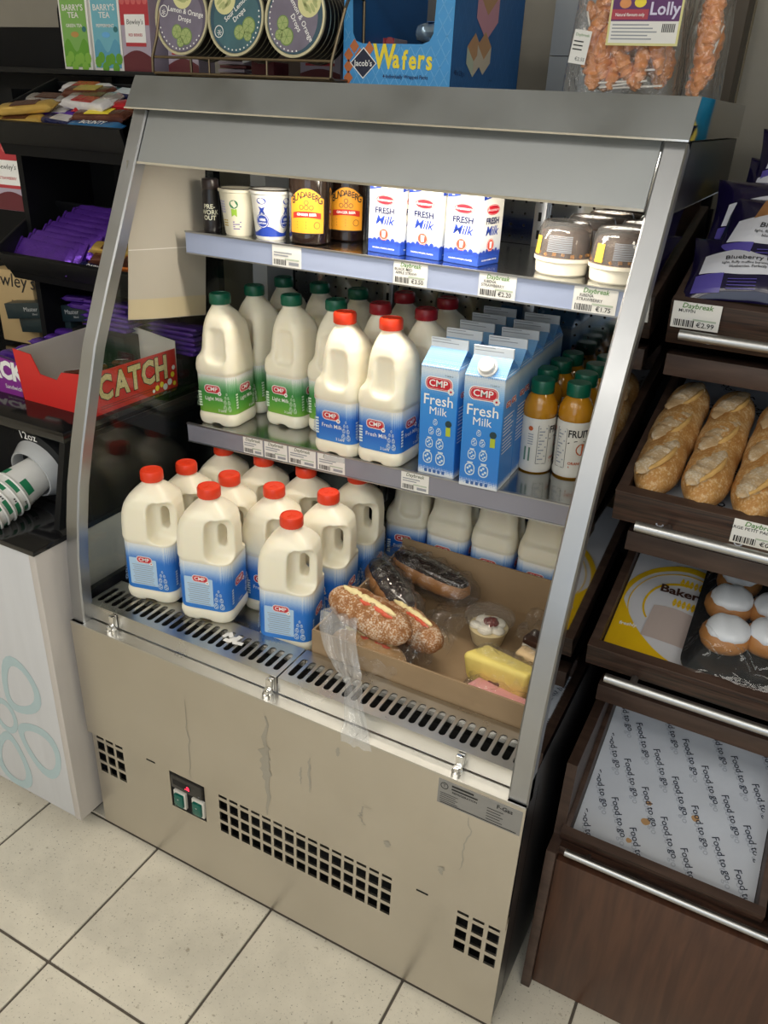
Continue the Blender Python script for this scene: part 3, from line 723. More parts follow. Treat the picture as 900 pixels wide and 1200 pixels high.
def carton(loc, rz, label, screw):
    t = thing('milk_carton', label, 'milk carton', loc, (0, ra, rz), 'blue cartons on the middle shelf')
    b = obj('carton', c_me, t); obj('front_print', cp_me, b); obj('side_print', cs_me, b); obj('side_logo', cl_me, b, (0, -.012, 0)); obj('side_logo', cl_me, b, (0, .015, .001)); obj('date_stamp', cf_me, b)
    if screw:
        s = obj('screw_cap', scr_me, t, (0, -.024, .2085)); s.rotation_euler = (math.atan2(.026, .034)+.1, 0, 0)
        s.rotation_euler = (R_(52), 0, 0)
    return t
rows = ['front', 'second', 'third', 'fourth', 'back']
for c, (x, y0) in enumerate(((.594, .370), (.678, .357))):
    for r in range(5):
        if r == 4 and c == 0: pass
        y = y0 + r*.0695 + (.004 if r else 0); xx = x - .004*r*(1 if c == 0 else .6)
        if r == 0: lab = ('blue fresh milk carton at the shelf edge with a plain folded top', 'blue fresh milk carton at the shelf edge with a white screw cap')[c]
        else: lab = 'blue milk carton, %s row of the %s column of cartons' % (rows[r], ('left', 'right')[c])
        carton((xx, y, zmid(xx)), R_(-2 if c == 0 else 1), lab, c == 1 and r == 0)

# ------------------------------------------------------------------ juice bottles
M_juice = mat('orange_juice', (.50, .22, .008), .22, sss=.05, coat=.5)
M_jlab = mat('cream_sleeve', (.70, .68, .62), .4)
t = thing('juice_bottle', 'x', 'juice bottle'); m = MB()
m.lathe([(.026, 0), (.029, .003), (.03, .012), (.0285, .020), (.0295, .024), (.0295, .1), (.028, .104), (.0300, .110), (.0302, .118), (.0285, .128), (.023, .139), (.0175, .146), (.0175, .152)], M_juice, 32); m.build('bottle', t)
m = MB(); m.lathe([(.0295, .0035), (.0302, .006), (.0306, .012), (.0291, .020), (.0300, .024), (.0300, .1), (.0294, .1045)], M_jlab, 40, None, False, False); l = m.build('sleeve', t)
p = MB()
def wrap(p, K2, r, fn):
    q = MB(); fn(q); 
    p.add([(r*math.sin(x/r), -r*math.cos(x/r), y) for x, y, z in q.v], q.f, M_black, K2)
def cyl_text(p, s, size, m_, r, ang, z, bold=0., spacing=1., sx=1.):
    v, f = text_geo(s, bold, 0, spacing)
    p.add([((r)*math.sin(x*size*sx/r+ang), -(r)*math.cos(x*size*sx/r+ang), z+y*size) for x, y, _ in v], f, m_)
def cyl_poly(p, poly, m_, r, ang, n=1):
    p.add([(r*math.sin(x/r+ang), -r*math.cos(x/r+ang), y) for x, y in poly], [tuple(range(len(poly)))], m_)
cyl_text(p, 'FRUIT', .018, M_black, .0304, .62, .084, .025, 1, .8); cyl_poly(p, circ(.011, 14, .004, .056), mat('orange_print', (.50, .10, .02), .5), .0304, .75)
cyl_poly(p, [(-.018, .066), (-.004, .071), (.012, .070), (.012, .0715), (-.004, .0725), (-.018, .068)], M_black, .0305, .62)
cyl_text(p, 'ORANGE', .007, mat('orange_print'), .0304, .62, .030, .03); cyl_poly(p, sq(-.013, .022, .024, .003), mat('orange_print'), .0304, .62)
for zz in (.020, .092): cyl_poly(p, sq(-.010, zz, .018, .0008), M_black, .0304, -.35)
for xx in (-.0105, .0085): cyl_poly(p, sq(xx, .021, .0008, .071), M_black, .0304, -.35)
for k in range(11): cyl_poly(p, sq(-.008, .086-k*.0058, .014-.004*(k % 3), .0024), M_grey, .0304, -.35)
cyl_poly(p, circ(.0045, 10, 0, .086), mat('orange_print'), .0304, -1.15); cyl_poly(p, sq(-.008, .024, .012, .026), mat('sleeve_green', (.12, .22, .16), .5), .0304, -1.2)
for k in range(5): cyl_poly(p, sq(-.004, .074-k*.0045, .010, .002), M_grey, .0304, -1.15)
p.build('sleeve_print', l, False)
m = MB(); n = 40
m.loft([[((r+(.0005 if i % 2 else 0))*math.cos(2*PI*i/n), (r+(.0005 if i % 2 else 0))*math.sin(2*PI*i/n), z) for i in range(n)] for r, z in ((.0195, .146), (.02, .147), (.02, .166), (.0185, .1685), (.01, .169))], CAPS['green'].materials[0]); m.build('cap', t)
keep(t); jp = t; jl = [('front left juice bottle beside the cartons', .734, .460, 1.0), ('front right juice bottle half behind the pillar', .797, .465, -.05), ('second row juice bottle on the left', .722, .528, .5), ('second row juice bottle on the right', .790, .534, .9),
      ('third row juice bottle on the left', .727, .596, .3), ('third row juice bottle on the right', .793, .601, 0), ('back row juice bottle on the left', .729, .662, 1.), ('back row juice bottle on the right', .796, .667, .6)]
for i, (lab, x, y, rz) in enumerate(jl):
    lab = 'green-capped ' + lab
    if i == 0: jp.location = (x, y, zmid(x)); jp.rotation_euler = (0, ra, rz); tag(jp, lab, 'juice bottle', 'juice bottles on the middle shelf')
    else: dup(jp, (x, y, zmid(x)), (0, ra, rz), lab, 'juice bottles on the middle shelf')

# ------------------------------------------------------------------ top shelf
Z1 = SH1_Z
t = thing('drink_can', 'small black energy drink bottle at the left end of the top shelf', 'drink', (.064, .405, Z1), R_(25)); m = MB()
m.lathe([(.014, 0), (.0155, .002), (.0158, .01), (.0158, .068), (.0145, .074), (.0145, .076)], mat('black_sleeve', (.012, .010, .012), .3), 28); b = m.build('body', t)
MB().lathe([(.0150, .076), (.0155, .078), (.0155, .092), (.0145, .094)], mat('smoky_cap', (.03, .02, .02), .3), 28).build('cap', t)
p = MB()
for s, z in (('PRE-', .046), ('WORK', .036), ('OUT', .026)): cyl_text(p, s, .0115, mat('cream_print', (.70, .70, .55), .5), .0161, 0, z, .02)
p.build('lettering', b, False)
def tub(loc, rot, label, r0, r1, h, body_m, lidm, prints):
    t = thing('yogurt_tub', label, 'yogurt tub', loc, rot, 'yogurt tubs on the top shelf'); m = MB()
    m.lathe([(r0*.93, 0), (r0, .003), (r1*.985, h-.007), (r1+.0015, h-.006), (r1+.0018, h)], body_m, 36); b = m.build('tub', t)
    m = MB(); m.lathe([(r1+.0022, h-.001), (r1+.0024, h+.0005), (r1-.002, h+.0012), (r1-.006, h-.0008)], lidm, 36)
    m.add([(r1*.7, -r1*.72, h+.001), (r1*1.12, -r1*.62, h+.002), (r1*.98, -r1*.25, h+.001)], [(0, 1, 2)], lidm); m.build('foil_lid', t)
    p = MB(); prints(p, lambda z: r0+(r1-r0)*z/h+.0004); p.build('tub_print', b, False)
def pr1(p, r):
    def ct(s, size, m_, a, z, b=0.):
        v, f = text_geo(s, b); p.add([(r(z+y*size)*math.sin(x*size/.03+a), -r(z+y*size)*math.cos(x*size/.03+a), z+y*size) for x, y, _ in v], f, m_)
    def cp(poly, m_, a): p.add([(r(y)*math.sin(x/.03+a), -r(y)*math.cos(x/.03+a), y) for x, y in poly], [tuple(range(len(poly)))], m_)
    g = mat('badge_green', (.04, .20, .09), .5)
    cp(circ(.0075, 16, 0, .056), g, .15); cp([(-.005, .034), (0, .038), (.005, .034), (.005, .048), (-.005, .048)], mat('badge_lime2', (.30, .50, .05), .5), .15)
    pur = mat('purple_print', (.20, .16, .36), .5)
    for k in range(5):
        for j in range(3): cp(sq(-.006+j*.0055, .040+k*.0045, .0045, .0032), mat('lilac_table', (.45, .45, .62), .5), -.75)
    for k in range(4): cp(sq(-.008, .024-k*.004, .016-.003*(k % 2), .002), pur, .3)
    for k in range(3): cp(sq(-.007, .026-k*.0045, .012, .002), mat('ochre_print', (.5, .35, .05), .5), -.5)
def pr2(p, r):
    bl = mat('royal_blue', (.015, .05, .36), .45)
    def ct(s, size, m_, a, z, b=0., dz=.0): 
        v, f = text_geo(s, b); p.add([((r(z+y*size)+dz)*math.sin(x*size/.03+a), -(r(z+y*size)+dz)*math.cos(x*size/.03+a), z+y*size) for x, y, _ in v], f, m_)
    def cp(poly, m_, a, dz=0.): p.add([((r(y)+dz)*math.sin(x/.03+a), -(r(y)+dz)*math.cos(x/.03+a), y) for x, y in poly], [tuple(range(len(poly)))], m_)
    v = [];
    n = 40
    for i in range(n+1):
        a = 2*PI*i/n; zt = .018+.006*math.cos(a*3)
        v += [(r(.006)*math.sin(a), -r(.006)*math.cos(a), .006), (r(zt)*math.sin(a), -r(zt)*math.cos(a), zt)]
    p.add(v, [(2*i, 2*i+2, 2*i+3, 2*i+1) for i in range(n)], bl)
    for a in (-.3, 1.2):
        cp(circ(.0085, 16, 0, .067, .0055), bl, a); ct('Olbia', .006, M_white, a, .067, .02, .0003)
        cp(circ(.0125, 20, 0, .033), bl, a); cp(circ(.0112, 20, 0, .033), M_white, a, .0002); cp(circ(.0102, 20, 0, .033), bl, a, .0004)
        ct('100%', .006, M_white, a, .035, .03, .0006); ct('NATURAL', .0036, M_white, a, .029, .03, .0006)
        cp([(-.006, .045), (.006, .045), (.003, .051), (.006, .058), (0, .055), (-.006, .058), (-.003, .051)], bl, a)
M_tub1 = mat('cream_tub', (.76, .72, .58), .4); M_foil = steel('foil', (.6, .58, .54), .25)
tub((.121, .415, Z1), R_(12), 'cream yogurt tub with a green badge beside the black bottle', .026, .036, .082, M_tub1, M_foil, pr1)
tub((.190, .418, Z1), R_(24), 'white yogurt tub with blue lettering next to the ginger beer', .027, .036, .085, mat('white_tub', (.80, .79, .75), .4), steel('brown_foil', (.30, .25, .22), .3), pr2)
# ginger beer bottles
M_brown = mat('brown_glass', (.012, .006, .004), .12, coat=.6)
t = thing('ginger_beer_bottle', 'front brown ginger beer bottle with orange label', 'bottle', (.270, .428, Z1), R_(22), 'ginger beer bottles'); m = MB()
m.lathe([(.034, 0), (.0375, .003), (.038, .02), (.038, .12), (.034, .138), (.024, .152), (.0155, .16), (.0145, .185)], M_brown, 40); b = m.build('bottle', t)
MB().lathe([(.0150, .180), (.0165, .182), (.0165, .190), (.0150, .192)], mat('gold_cap', (.5, .3, .05), .3, .6), 20).build('cap', t)
p = MB(); r = .0383; M_or = mat('label_orange', (.72, .30, .02), .45); q_ = []
def arc_lab(rr, m_, w, z0, z1, top):
    n = 20; v = []; f = []
    for i in range(n+1):
        x = -w/2+w*i/n; a = x/rr; zt = z1 + top*math.cos(x/w*PI*.98)
        v += [(rr*math.sin(a), -rr*math.cos(a), z0), (rr*math.sin(a), -rr*math.cos(a), zt)]
    p.add(v, [(2*i, 2*i+2, 2*i+3, 2*i+1) for i in range(n)], m_)
arc_lab(.0383, M_black, .068, .019, .077, .019); arc_lab(.0385, M_or, .065, .0205, .0765, .018)
# arched name, one letter after the other
for i, ch in enumerate('BUNDABERG'):
    u = (i-4)/4; x = u*.0255; z = .074 + .0105*math.cos(u*1.5); sz = .0150*(1.15 - .30*math.cos(u*1.5)+.05)
    cyl_text(p, ch, sz, M_black, .0388, x/.0388, z, .02, 1, .8)
M_rib = mat('ribbon_red', (.50, .02, .015), .45)
n_ = 12; v = []
for i in range(n_+1):
    x = -.027+.054*i/n_; a = x/.0387; dz = .003*math.cos(x/.027*1.5)
    v += [(.0387*math.sin(a), -.0387*math.cos(a), .044+dz), (.0387*math.sin(a), -.0387*math.cos(a), .054+dz)]
p.add(v, [(2*i, 2*i+2, 2*i+3, 2*i+1) for i in range(n_)], M_rib)
cyl_text(p, 'GINGER BEER', .0060, M_white, .0390, 0, .0515, .02)
M_brl = mat('barrel_brown', (.22, .09, .02), .5)
for x, z in ((-.009, .0655), (0, .0655), (.009, .0655), (0, .0735)): cyl_poly(p, circ(.0044, 10, x, z-.002), M_brl, .0387, 0); cyl_poly(p, circ(.003, 8, x, z-.002), M_or, .0389, 0)
cyl_poly(p, circ(.006, 14, 0, .034), M_brl, .0387, .5); cyl_poly(p, circ(.0048, 14, 0, .034), M_or, .0389, .5)
for k in range(3): cyl_poly(p, sq(-.012, .038-k*.005, .018, .0018), M_brl, .0387, -.15)
p.build('bottle_label', b, False); keep(t)
dup(t, (.300, .512, Z1), R_(24), 'brown ginger beer bottle standing behind the front one')
# short white and blue cartons
C_av = ramp_mat('white_carton', 2, [(0, (.02, .07, .40)), (.021, (.015, .06, .38)), (.024, (.50, .56, .68)), (.05, (.72, .73, .72)), (.06, (.78, .77, .72)), (.2, (.80, .79, .74))], dots=(.02, 0, 200))
av = MB(); carton_body(av, .068, .068, .128, .152, C_av, M_card); av_me = av.mesh('carton'); AVP = []; bl = MATS['royal_blue']
for K in (Tm(0, -.0346, 0) @ FRONT, Tm(.0346, 0, 0) @ RIGHT, Rz(PI) @ Tm(0, -.0346, 0) @ FRONT, Rz(-PI/2) @ Tm(0, -.0346, 0) @ FRONT)[:2]:
    K = K @ Matrix.Diagonal((.95, .87, 1, 1)); p = MB()
    p.flat(circ(.0205, 24, 0, .1, .0095), M_red, K); p.flat(circ(.0192, 24, 0, .1, .0084), M_white, K @ Tm(0, 0, .0002)); p.flat(circ(.0187, 24, 0, .1, .0079), M_red, K @ Tm(0, 0, .0003)); p.text('Avonmore', .0085, M_white, K @ Tm(0, .1, .0005), shear=.2)
    p.text('FRESH', .0155, mat('navy_print', (.01, .02, .10), .5), K @ Tm(0, .080, .0003), bold=.035)
    p.text('Milk', .0235, bl, K @ Tm(0, .062, .0002), bold=.014, shear=.25)
    p.flat(circ(.0115, 20, .0, .037), mat('coral_badge', (.62, .07, .04), .5), K @ Tm(0, 0, .0002)); p.flat(circ(.0105, 20, .0, .037), M_white, K @ Tm(0, 0, .0003)); p.flat(circ(.0098, 20, .0, .037), MATS['coral_badge'], K @ Tm(0, 0, .0004))
    p.flat([(-.003, .031), (.003, .031), (.004, .043), (-.004, .043)], M_white, K @ Tm(0, 0, .0006))
    for k in range(7): p.flat(circ(.0045, 8, -.030+k*.010, .0225+.002*(k % 3)), bl, K @ Tm(0, 0, .0001))
    p.text('CALCIUM | VITAMINS | PROTEIN', .0034, M_white, K @ Tm(0, .010, .0002), bold=.02)
    p.flat([(-.034, .128), (-.004, .128), (-.010, .121), (-.034, .117)], bl, K @ Tm(0, 0, .0002)); p.text('2L', .006, M_white, K @ Tm(-.023, .1235, .0004), bold=.02)
    AVP.append(p.mesh('front_print', False))
for lab, x, y, rz in (('white and blue milk carton standing apart at the left of three', .434, .447, -8), ('white and blue milk carton in the middle of three', .508, .449, -10), ('white and blue milk carton at the right of three', .582, .441, -10)):
    t = thing('milk_carton', lab + ' on the top shelf', 'milk carton', (x, y, Z1), R_(rz), 'white cartons on the top shelf'); b = obj('carton', av_me, t); obj('front_print', AVP[0], b); obj('side_print', AVP[1], b)
# dessert pots with domed lids
M_pot = mat('cream_pot', (.72, .68, .58), .4); M_des = mat('dark_dessert', (.16, .12, .10), .6, noise_amt=.6, scale=70, bump=.5); M_crumb = mat('orange_crumb', (.60, .30, .06), .6, noise_amt=.4, scale=150)
t = thing('dessert_pot', 'x', 'dessert pot'); m = MB()
m.lathe([(.038, 0), (.041, .003), (.0425, .020), (.0455, .022), (.0455, .027), (.043, .028)], M_pot, 40); m.build('pot', t)
m = MB(); m.lathe([(.042, .027), (.0415, .033), (.0395, .054), (.037, .064), (.03, .068), (.01, .070)], M_des, 32)
for k in range(18): a = 2*PI*k/18; m.box(-.003, .003, -.002, .002, -.002, .003, M_crumb, Tm(.041*math.cos(a), .041*math.sin(a), .0315+.001*(k % 3)) @ Rz(k*1.7) @ Rx(k))
m.build('dessert', t)
m = MB(); m.lathe([(.0450, .0275), (.0445, .031), (.0415, .068), (.0395, .071), (.0375, .0765), (.034, .080), (.033, .0785), (.010, .079)], M_dome, 40, None, False, True); d = m.build('dome_lid', t)
p = MB()
for k in range(11):
    def tr(poly, a): return [((.0448-.0032*(y-.031)/.037)*math.sin(x/.043+a) for x, y in poly)]
    z = .060-k*.0023; rr = .0453-.0032*(z-.031)/.037
    n = 8; v = []
    for i in range(n+1): a = -.45+.9*i/n; v += [(rr*math.sin(a), -rr*math.cos(a), z), (rr*math.sin(a), -rr*math.cos(a), z+.0012)]
    p.add(v, [(2*i, 2*i+2, 2*i+3, 2*i+1) for i in range(n)], M_grey)
v = []
for i in range(5): a = -1.15+.35*i/4; v += [((.0453)*math.sin(a), -.0453*math.cos(a), .031), (.0430*math.sin(a), -.0430*math.cos(a), .058)]
p.add(v, [(2*i, 2*i+2, 2*i+3, 2*i+1) for i in range(4)], mat('yellow_sticker', (.70, .45, .05), .5)); p.build('lid_sticker', d, False); keep(t)
for i, (lab, x, y, rz) in enumerate((('front left dessert pot with a domed clear lid', .735, .452, .1), ('front right dessert pot with a domed clear lid by the pillar', .826, .442, .45), ('second row dessert pot on the left', .748, .556, .3), ('second row dessert pot on the right', .840, .543, .1), ('back dessert pot on the left', .757, .653, .2), ('back dessert pot on the right', .848, .645, .4))):
    if i == 0: t.location = (x, y, Z1); t.rotation_euler = (0, 0, rz); tag(t, lab, 'dessert pot', 'dessert pots on the top shelf')
    else: dup(t, (x, y, Z1), rz, lab, 'dessert pots on the top shelf')

# ------------------------------------------------------------------ cardboard tray with baked goods
M_cb = mat('cardboard', (.30, .205, .115), .75, noise_amt=.12, scale=18, bump=.1)
t = thing('cardboard_tray', 'brown cardboard tray of wrapped rolls on the fridge deck', 'cardboard tray', (0, 0, DZ)); m = MB()
bx0, bx1, by0, by1, bh = .472, .892, .121, .478, .074
m.box(bx0, bx1, by0, by1, .001, .004, M_cb); m.build('base', t)
for (a, b, c, d, hh) in ((bx0, bx1, by0, by0+.004, bh), (bx0, bx1, by1-.004, by1, bh+.02), (bx0, bx0+.004, by0+.004, by1-.004, bh), (bx1-.004, bx1, by0+.004, by1-.004, bh)):
    m = MB(); m.box(a, b, c, d, .004, hh, M_cb); m.build('tray_wall', t)
DB = DZ+.004
def flour_mat(name, c1, c2, c3):
    m = bpy.data.materials.new(name); m.use_nodes = True; nt = m.node_tree; b = nt.nodes['Principled BSDF']; b.inputs['Roughness'].default_value = .65
    tc = nt.nodes.new('ShaderNodeTexCoord')
    n = nt.nodes.new('ShaderNodeTexNoise'); n.inputs['Scale'].default_value = 34; n.inputs['Detail'].default_value = 8; n.inputs['Roughness'].default_value = .7; nt.links.new(tc.outputs['Object'], n.inputs['Vector'])
    n2 = nt.nodes.new('ShaderNodeTexNoise'); n2.inputs['Scale'].default_value = 330; n2.inputs['Detail'].default_value = 3; nt.links.new(tc.outputs['Object'], n2.inputs['Vector'])
    cr = nt.nodes.new('ShaderNodeValToRGB'); cr.color_ramp.elements[0].position = .36; cr.color_ramp.elements[1].position = .66; cr.color_ramp.elements[0].color = (*c1, 1); cr.color_ramp.elements[1].color = (*c2, 1); nt.links.new(n.outputs['Fac'], cr.inputs[0])
    ad = nt.nodes.new('ShaderNodeMath'); ad.operation = 'MULTIPLY'; nt.links.new(n.outputs['Fac'], ad.inputs[0]); nt.links.new(n2.outputs['Fac'], ad.inputs[1])
    mr = nt.nodes.new('ShaderNodeMapRange'); mr.inputs[1].default_value = .25; mr.inputs[2].default_value = .36; mr.inputs[3].default_value = 0; mr.inputs[4].default_value = .8; nt.links.new(ad.outputs[0], mr.inputs[0])
    mx = nt.nodes.new('ShaderNodeMix'); mx.data_type = 'RGBA'; mx.inputs[7].default_value = (*c3, 1); nt.links.new(mr.outputs[0], mx.inputs[0]); nt.links.new(cr.outputs[0], mx.inputs[6]); nt.links.new(mx.outputs[2], b.inputs['Base Color'])
    bp = nt.nodes.new('ShaderNodeBump'); bp.inputs['Strength'].default_value = .8; bp.inputs['Distance'].default_value = .003; nt.links.new(n.outputs['Fac'], bp.inputs['Height']); nt.links.new(bp.outputs[0], b.inputs['Normal'])
    MATS[name] = m; return m
def blob(m, L, ry, rz, mm, K, n=22, k=20, sq_=2.6, amp=.06, fr=30., seed=0., taper=.0, flat=0.):
    """elongated loaf-like solid along local x"""
    rings = []
    for i in range(n+1):
        u = -1+2*i/n; s = max(1-abs(u)**sq_, .0006)**.5
        ring = []
        for j in range(k):
            a = 2*PI*j/k; y = ry*s*math.cos(a); z = rz*s*math.sin(a)
            if flat and z < -rz*flat*s: z = -rz*flat*s
            d = 1+amp*noise.noise(Vector((u*L*fr, y*fr+seed, z*fr)))
            ring.append((u*L/2*(1+amp*.3*noise.noise(Vector((y*fr, z*fr, seed)))), y*d*(1-taper*u), z*d))
        rings.append(ring)
    return m.loft(rings, mm, K)
M_crust = flour_mat('brown_crust', (.20, .070, .018), (.44, .20, .065), (.72, .62, .50))
M_crumb2 = mat('bread_inside', (.78, .62, .36), .7, noise_amt=.1, bump=.3)
M_butter = mat('filling_cream', (.80, .68, .36), .5); M_ham = mat('filling_ham', (.62, .10, .05), .45, noise_amt=.3, scale=90)
def roll(name, label, loc, rot, L, ry, rz, fill=True, wrapped=None, crust=None):
    t = thing(name, label, 'filled roll', loc, rot, 'filled rolls in the cardboard tray')
    m = MB(); blob(m, L, ry, rz, crust or M_crust, I4, 44, 36, 2.6, .13, 30, loc[0]*50, 0, .75); b = m.build('roll', t)
    if fill:
        m = MB(); blob(m, L*.66, ry*.20, rz*.22, M_butter, Tm(-.004, .006, rz*.86), 30, 12, 2.4, .5, 90, 3); m.build('cream_filling', t)
        m = MB(); blob(m, L*.42, ry*.12, rz*.15, M_ham, Tm(L*.10, -.003, rz*.91), 24, 10, 2.4, .6, 110, 5); m.build('ham_filling', t)
    if wrapped:
        m = MB(); blob(m, L*1.25, ry*1.22, rz*1.2, wrapped, I4, 30, 28, 4.0, .28, 34, loc[1]*70, 0, .85); m.build('plastic_wrap', t)
    return t
roll('filled_roll', 'floury brown baguette roll with ham and butter lying on top at the tray front', (.556, .176, DB+.100), (R_(14), R_(5), R_(-10)), .180, .038, .031)
roll('filled_roll', 'filled roll peeking out behind the topmost roll', (.612, .232, DB+.060), (0, 0, R_(-22)), .155, .034, .030)
roll('filled_roll', 'wrapped roll under the topmost roll, pressed to the tray front', (.566, .158, DB+.036), (0, 0, R_(-4)), .15, .034, .030, True, M_film, mat('pale_crust', (.62, .38, .17), .55, noise_amt=.3, scale=45, bump=.3))
M_choc = mat('chocolate_icing', (.014, .005, .003), .16, noise_amt=.4, scale=60, bump=.25, coat=.4)
def eclair(label, loc, rot, L):
    t = thing('chocolate_eclair', label, 'eclair', loc, rot, 'chocolate eclairs in the cardboard tray')
    m = MB(); blob(m, L, .034, .027, mat('choux_pastry', (.38, .17, .05), .5, noise_amt=.3, scale=50, bump=.3), I4, 24, 22, 3.2, .06, 24, loc[0]*40, 0, .8); m.build('pastry', t)
    m = MB(); blob(m, L*.94, .027, .016, M_choc, Tm(0, 0, .0165), 24, 20, 3.4, .10, 40, 2); m.build('chocolate_top', t)
    m = MB(); blob(m, L*1.22, .043, .040, M_film, I4, 26, 24, 4, .30, 32, loc[1]*60, 0, .75); m.build('plastic_wrap', t)
eclair('wrapped chocolate eclair lying in the middle of the cardboard tray', (.520, .330, DB+.055), (0, R_(10), R_(-36)), .17)
eclair('wrapped chocolate eclair lying against the back jugs', (.558, .432, DB+.048), (0, R_(4), R_(-8)), .19)
# dessert cup with film
t = thing('trifle_cup', 'clear cup of trifle with a red berry on top', 'dessert cup', (.722, .345, DB)); m = MB()
m.lathe([(.030, .002), (.037, .03), (.044, .052), (.047, .054), (.047, .057)], M_pet, 36, None, True, False); m.build('cup', t)
m = MB(); m.lathe([(.0285, .003), (.0355, .029), (.037, .034)], mat('custard', (.74, .62, .36), .5), 32); m.build('custard', t)
m = MB()
for k, (x, y, z, r_) in enumerate(((-.014, .010, .036, .016), (.014, .014, .037, .015), (.0, -.016, .036, .016), (-.022, -.010, .036, .012), (.022, -.008, .036, .013), (0, 0, .036, .018), (.004, .022, .035, .013))): blob(m, r_*2, r_, r_*.5, mat('whipped_cream', (.84, .80, .70), .5, bump=.3), Tm(x, y, z), 10, 12, 2, .15, 60, k)
m.build('cream', t)
m = MB(); blob(m, .030, .013, .007, mat('berry_red', (.16, .015, .010), .3, bump=.5), Tm(.004, .0, .0465), 16, 14, 2, .5, 120, 1); m.build('berry', t)
m = MB(); m.lathe([(.0475, .056), (.047, .060), (.032, .070), (.012, .073)], M_film, 36, None, False, True); m.build('lid_film', t)
def crumple(name, label, fn, mm, nu=24, nv=16, cat='plastic wrap', grp=None):
    m = MB(); m.grid(fn, nu, nv, mm); return tag(m.build(name, None, True, 80), label, cat, grp)
def nz(x, y, z, s): return noise.noise(Vector((x*s, y*s, z*s)))
crumple('plastic_wrap', 'crumpled clear bag bunched right of the trifle cup', lambda u, v: (.775+.085*u, .335+.10*v+.02*nz(u, v, 1, 4), DB+.03+.045*abs(nz(u, v, 2, 3.2))+.03*math.sin(v*3)*u), M_film)
crumple('plastic_wrap', 'crumpled clear bag between the eclair and the trifle cup', lambda u, v: (.605+.08*u+.02*nz(u, v, 5, 4), .235+.16*v, DB+.02+.055*abs(nz(u, v, 7, 3.0))+.02*math.sin(u*3)), M_film)
FILM_PATH = [(0, .516, .165, .660), (.12, .520, .135, .668), (.22, .526, .119, .647), (.34, .545, .104, .612), (.44, .562, .092, .5935), (.60, .590, .064, .5925), (.76, .610, .032, .5935), (.83, .618, .022, .575), (.89, .625, .012, .560), (.95, .632, -.002, .5555), (1.0, .638, -.006, .538)]
def film_fn(u, v):
    for a_, b_ in zip(FILM_PATH, FILM_PATH[1:]):
        if v <= b_[0]+1e-6:
            k = (v-a_[0])/(b_[0]-a_[0]); x, y, z = [a_[i]+(b_[i]-a_[i])*k for i in (1, 2, 3)]; break
    w_ = .040*(1-.25*v) + .012*math.sin(v*7)
    h_ = .006*abs(math.sin(u*8+v*3)) + .007*abs(nz(u*2, v*4, 3, 1.6))
    return (x+(u-.5)*2*w_*.75+.006*nz(u, v*3, 5, 2), y-h_*(.5 if z > .6 else .15), z+h_)
crumple('plastic_wrap', 'cloudy torn film trailing from the tray front over the grille and ledge', film_fn, M_filmhazy, 28, 56)
crumple('plastic_wrap', 'clear wrap end stuck out beside the topmost roll', lambda u, v: (.622+.055*u, .158+.05*v+.01*nz(u, v, 4, 5), DB+.022+.065*u*(1-u)*2+.03*nz(u, v, 8, 4)+.03*v), M_film)
# yellow and pink wrapped cakes and a sandwich at the right
def cake(label, loc, rot, sx, sy, sz, mm, mm2, name='wrapped_cake'):
    t = thing(name, label, 'cake', loc, rot, 'wrapped cakes in the cardboard tray')
    m = MB(); m.box(-sx/2, sx/2, -sy/2, sy/2, 0, sz, mm, bev=.011, seg=4); m.v = [(x+.010*nz(x*3, y*3, z*3, 9), y+.012*nz(y*3, z*3, x*3, 9), z+.012*nz(x, y, 1, 22)*(z/sz)-.010*(2*y/sy)*(z/sz)) for x, y, z in m.v]; m.build('cake', t)
    if mm2:
        m = MB(); blob(m, sx*.25, sy*.22, sz*.25, mm2, Tm(sx*.02, -sy*.42, sz*.42), 16, 14, 3, .2, 50, 4); m.build('filling', t)
    m = MB(); blob(m, sx*1.12, sy*.60, sz*.62, M_film, Tm(0, 0, sz/2), 26, 24, 5, .22, 34, loc[1]*50, 0, .85); m.build('plastic_wrap', t)
cake('yellow iced cake slice in clear wrap behind the pink one', (.795, .232, DB+.002), (0, 0, R_(-12)), .125, .062, .060, mat('yellow_icing', (.80, .66, .18), .6, noise_amt=.15, scale=30, bump=.3), mat('dark_jam', (.14, .04, .04), .4))
cake('pink iced cake slice in clear wrap at the tray front', (.812, .168, DB+.002), (0, 0, R_(-8)), .125, .062, .040, mat('pink_icing', (.80, .36, .38), .5, noise_amt=.12, scale=30), mat('pink_sweet', (.75, .18, .28), .4))
cake('small layered sandwich wrapped in film behind the yellow cake', (.835, .300, DB+.002), (0, 0, R_(-15)), .09, .04, .035, mat('sandwich_bread', (.70, .52, .30), .7, noise_amt=.2, scale=40, bump=.3), None, 'wrapped_sandwich')
t = thing('wrapped_brownie', 'dark brownie with a cream layer at the right of the tray', 'cake', (.838, .350, DB+.002), R_(-15), 'wrapped cakes in the cardboard tray')
for z0, z1, mm in ((0, .014, mat('brownie', (.05, .02, .012), .6, bump=.4)), (.014, .022, MATS['whipped_cream']), (.022, .036, MATS['brownie'])):
    m = MB(); m.box(-.045, .045, -.02, .02, z0, z1, mm, bev=.003); m.build('layer', t)
# scraps of paper on the grille
m = MB()
for k in range(8): m.box(-.007, .007, -.004, .004, 0, .0012, M_card, Tm(.327+.008*(k % 4)-.01*(k//4), .066+.010*(k//4)+.003*(k % 2), .5892+.0014*(k % 3)) @ Rz(k*1.1) @ Rx(.1*(k % 3)))
tag(m.build('torn_label_scrap'), 'torn scrap of white label stuck on the air grille', 'paper scrap')

# ------------------------------------------------------------------ on top of the fridge
TZ = 1.490
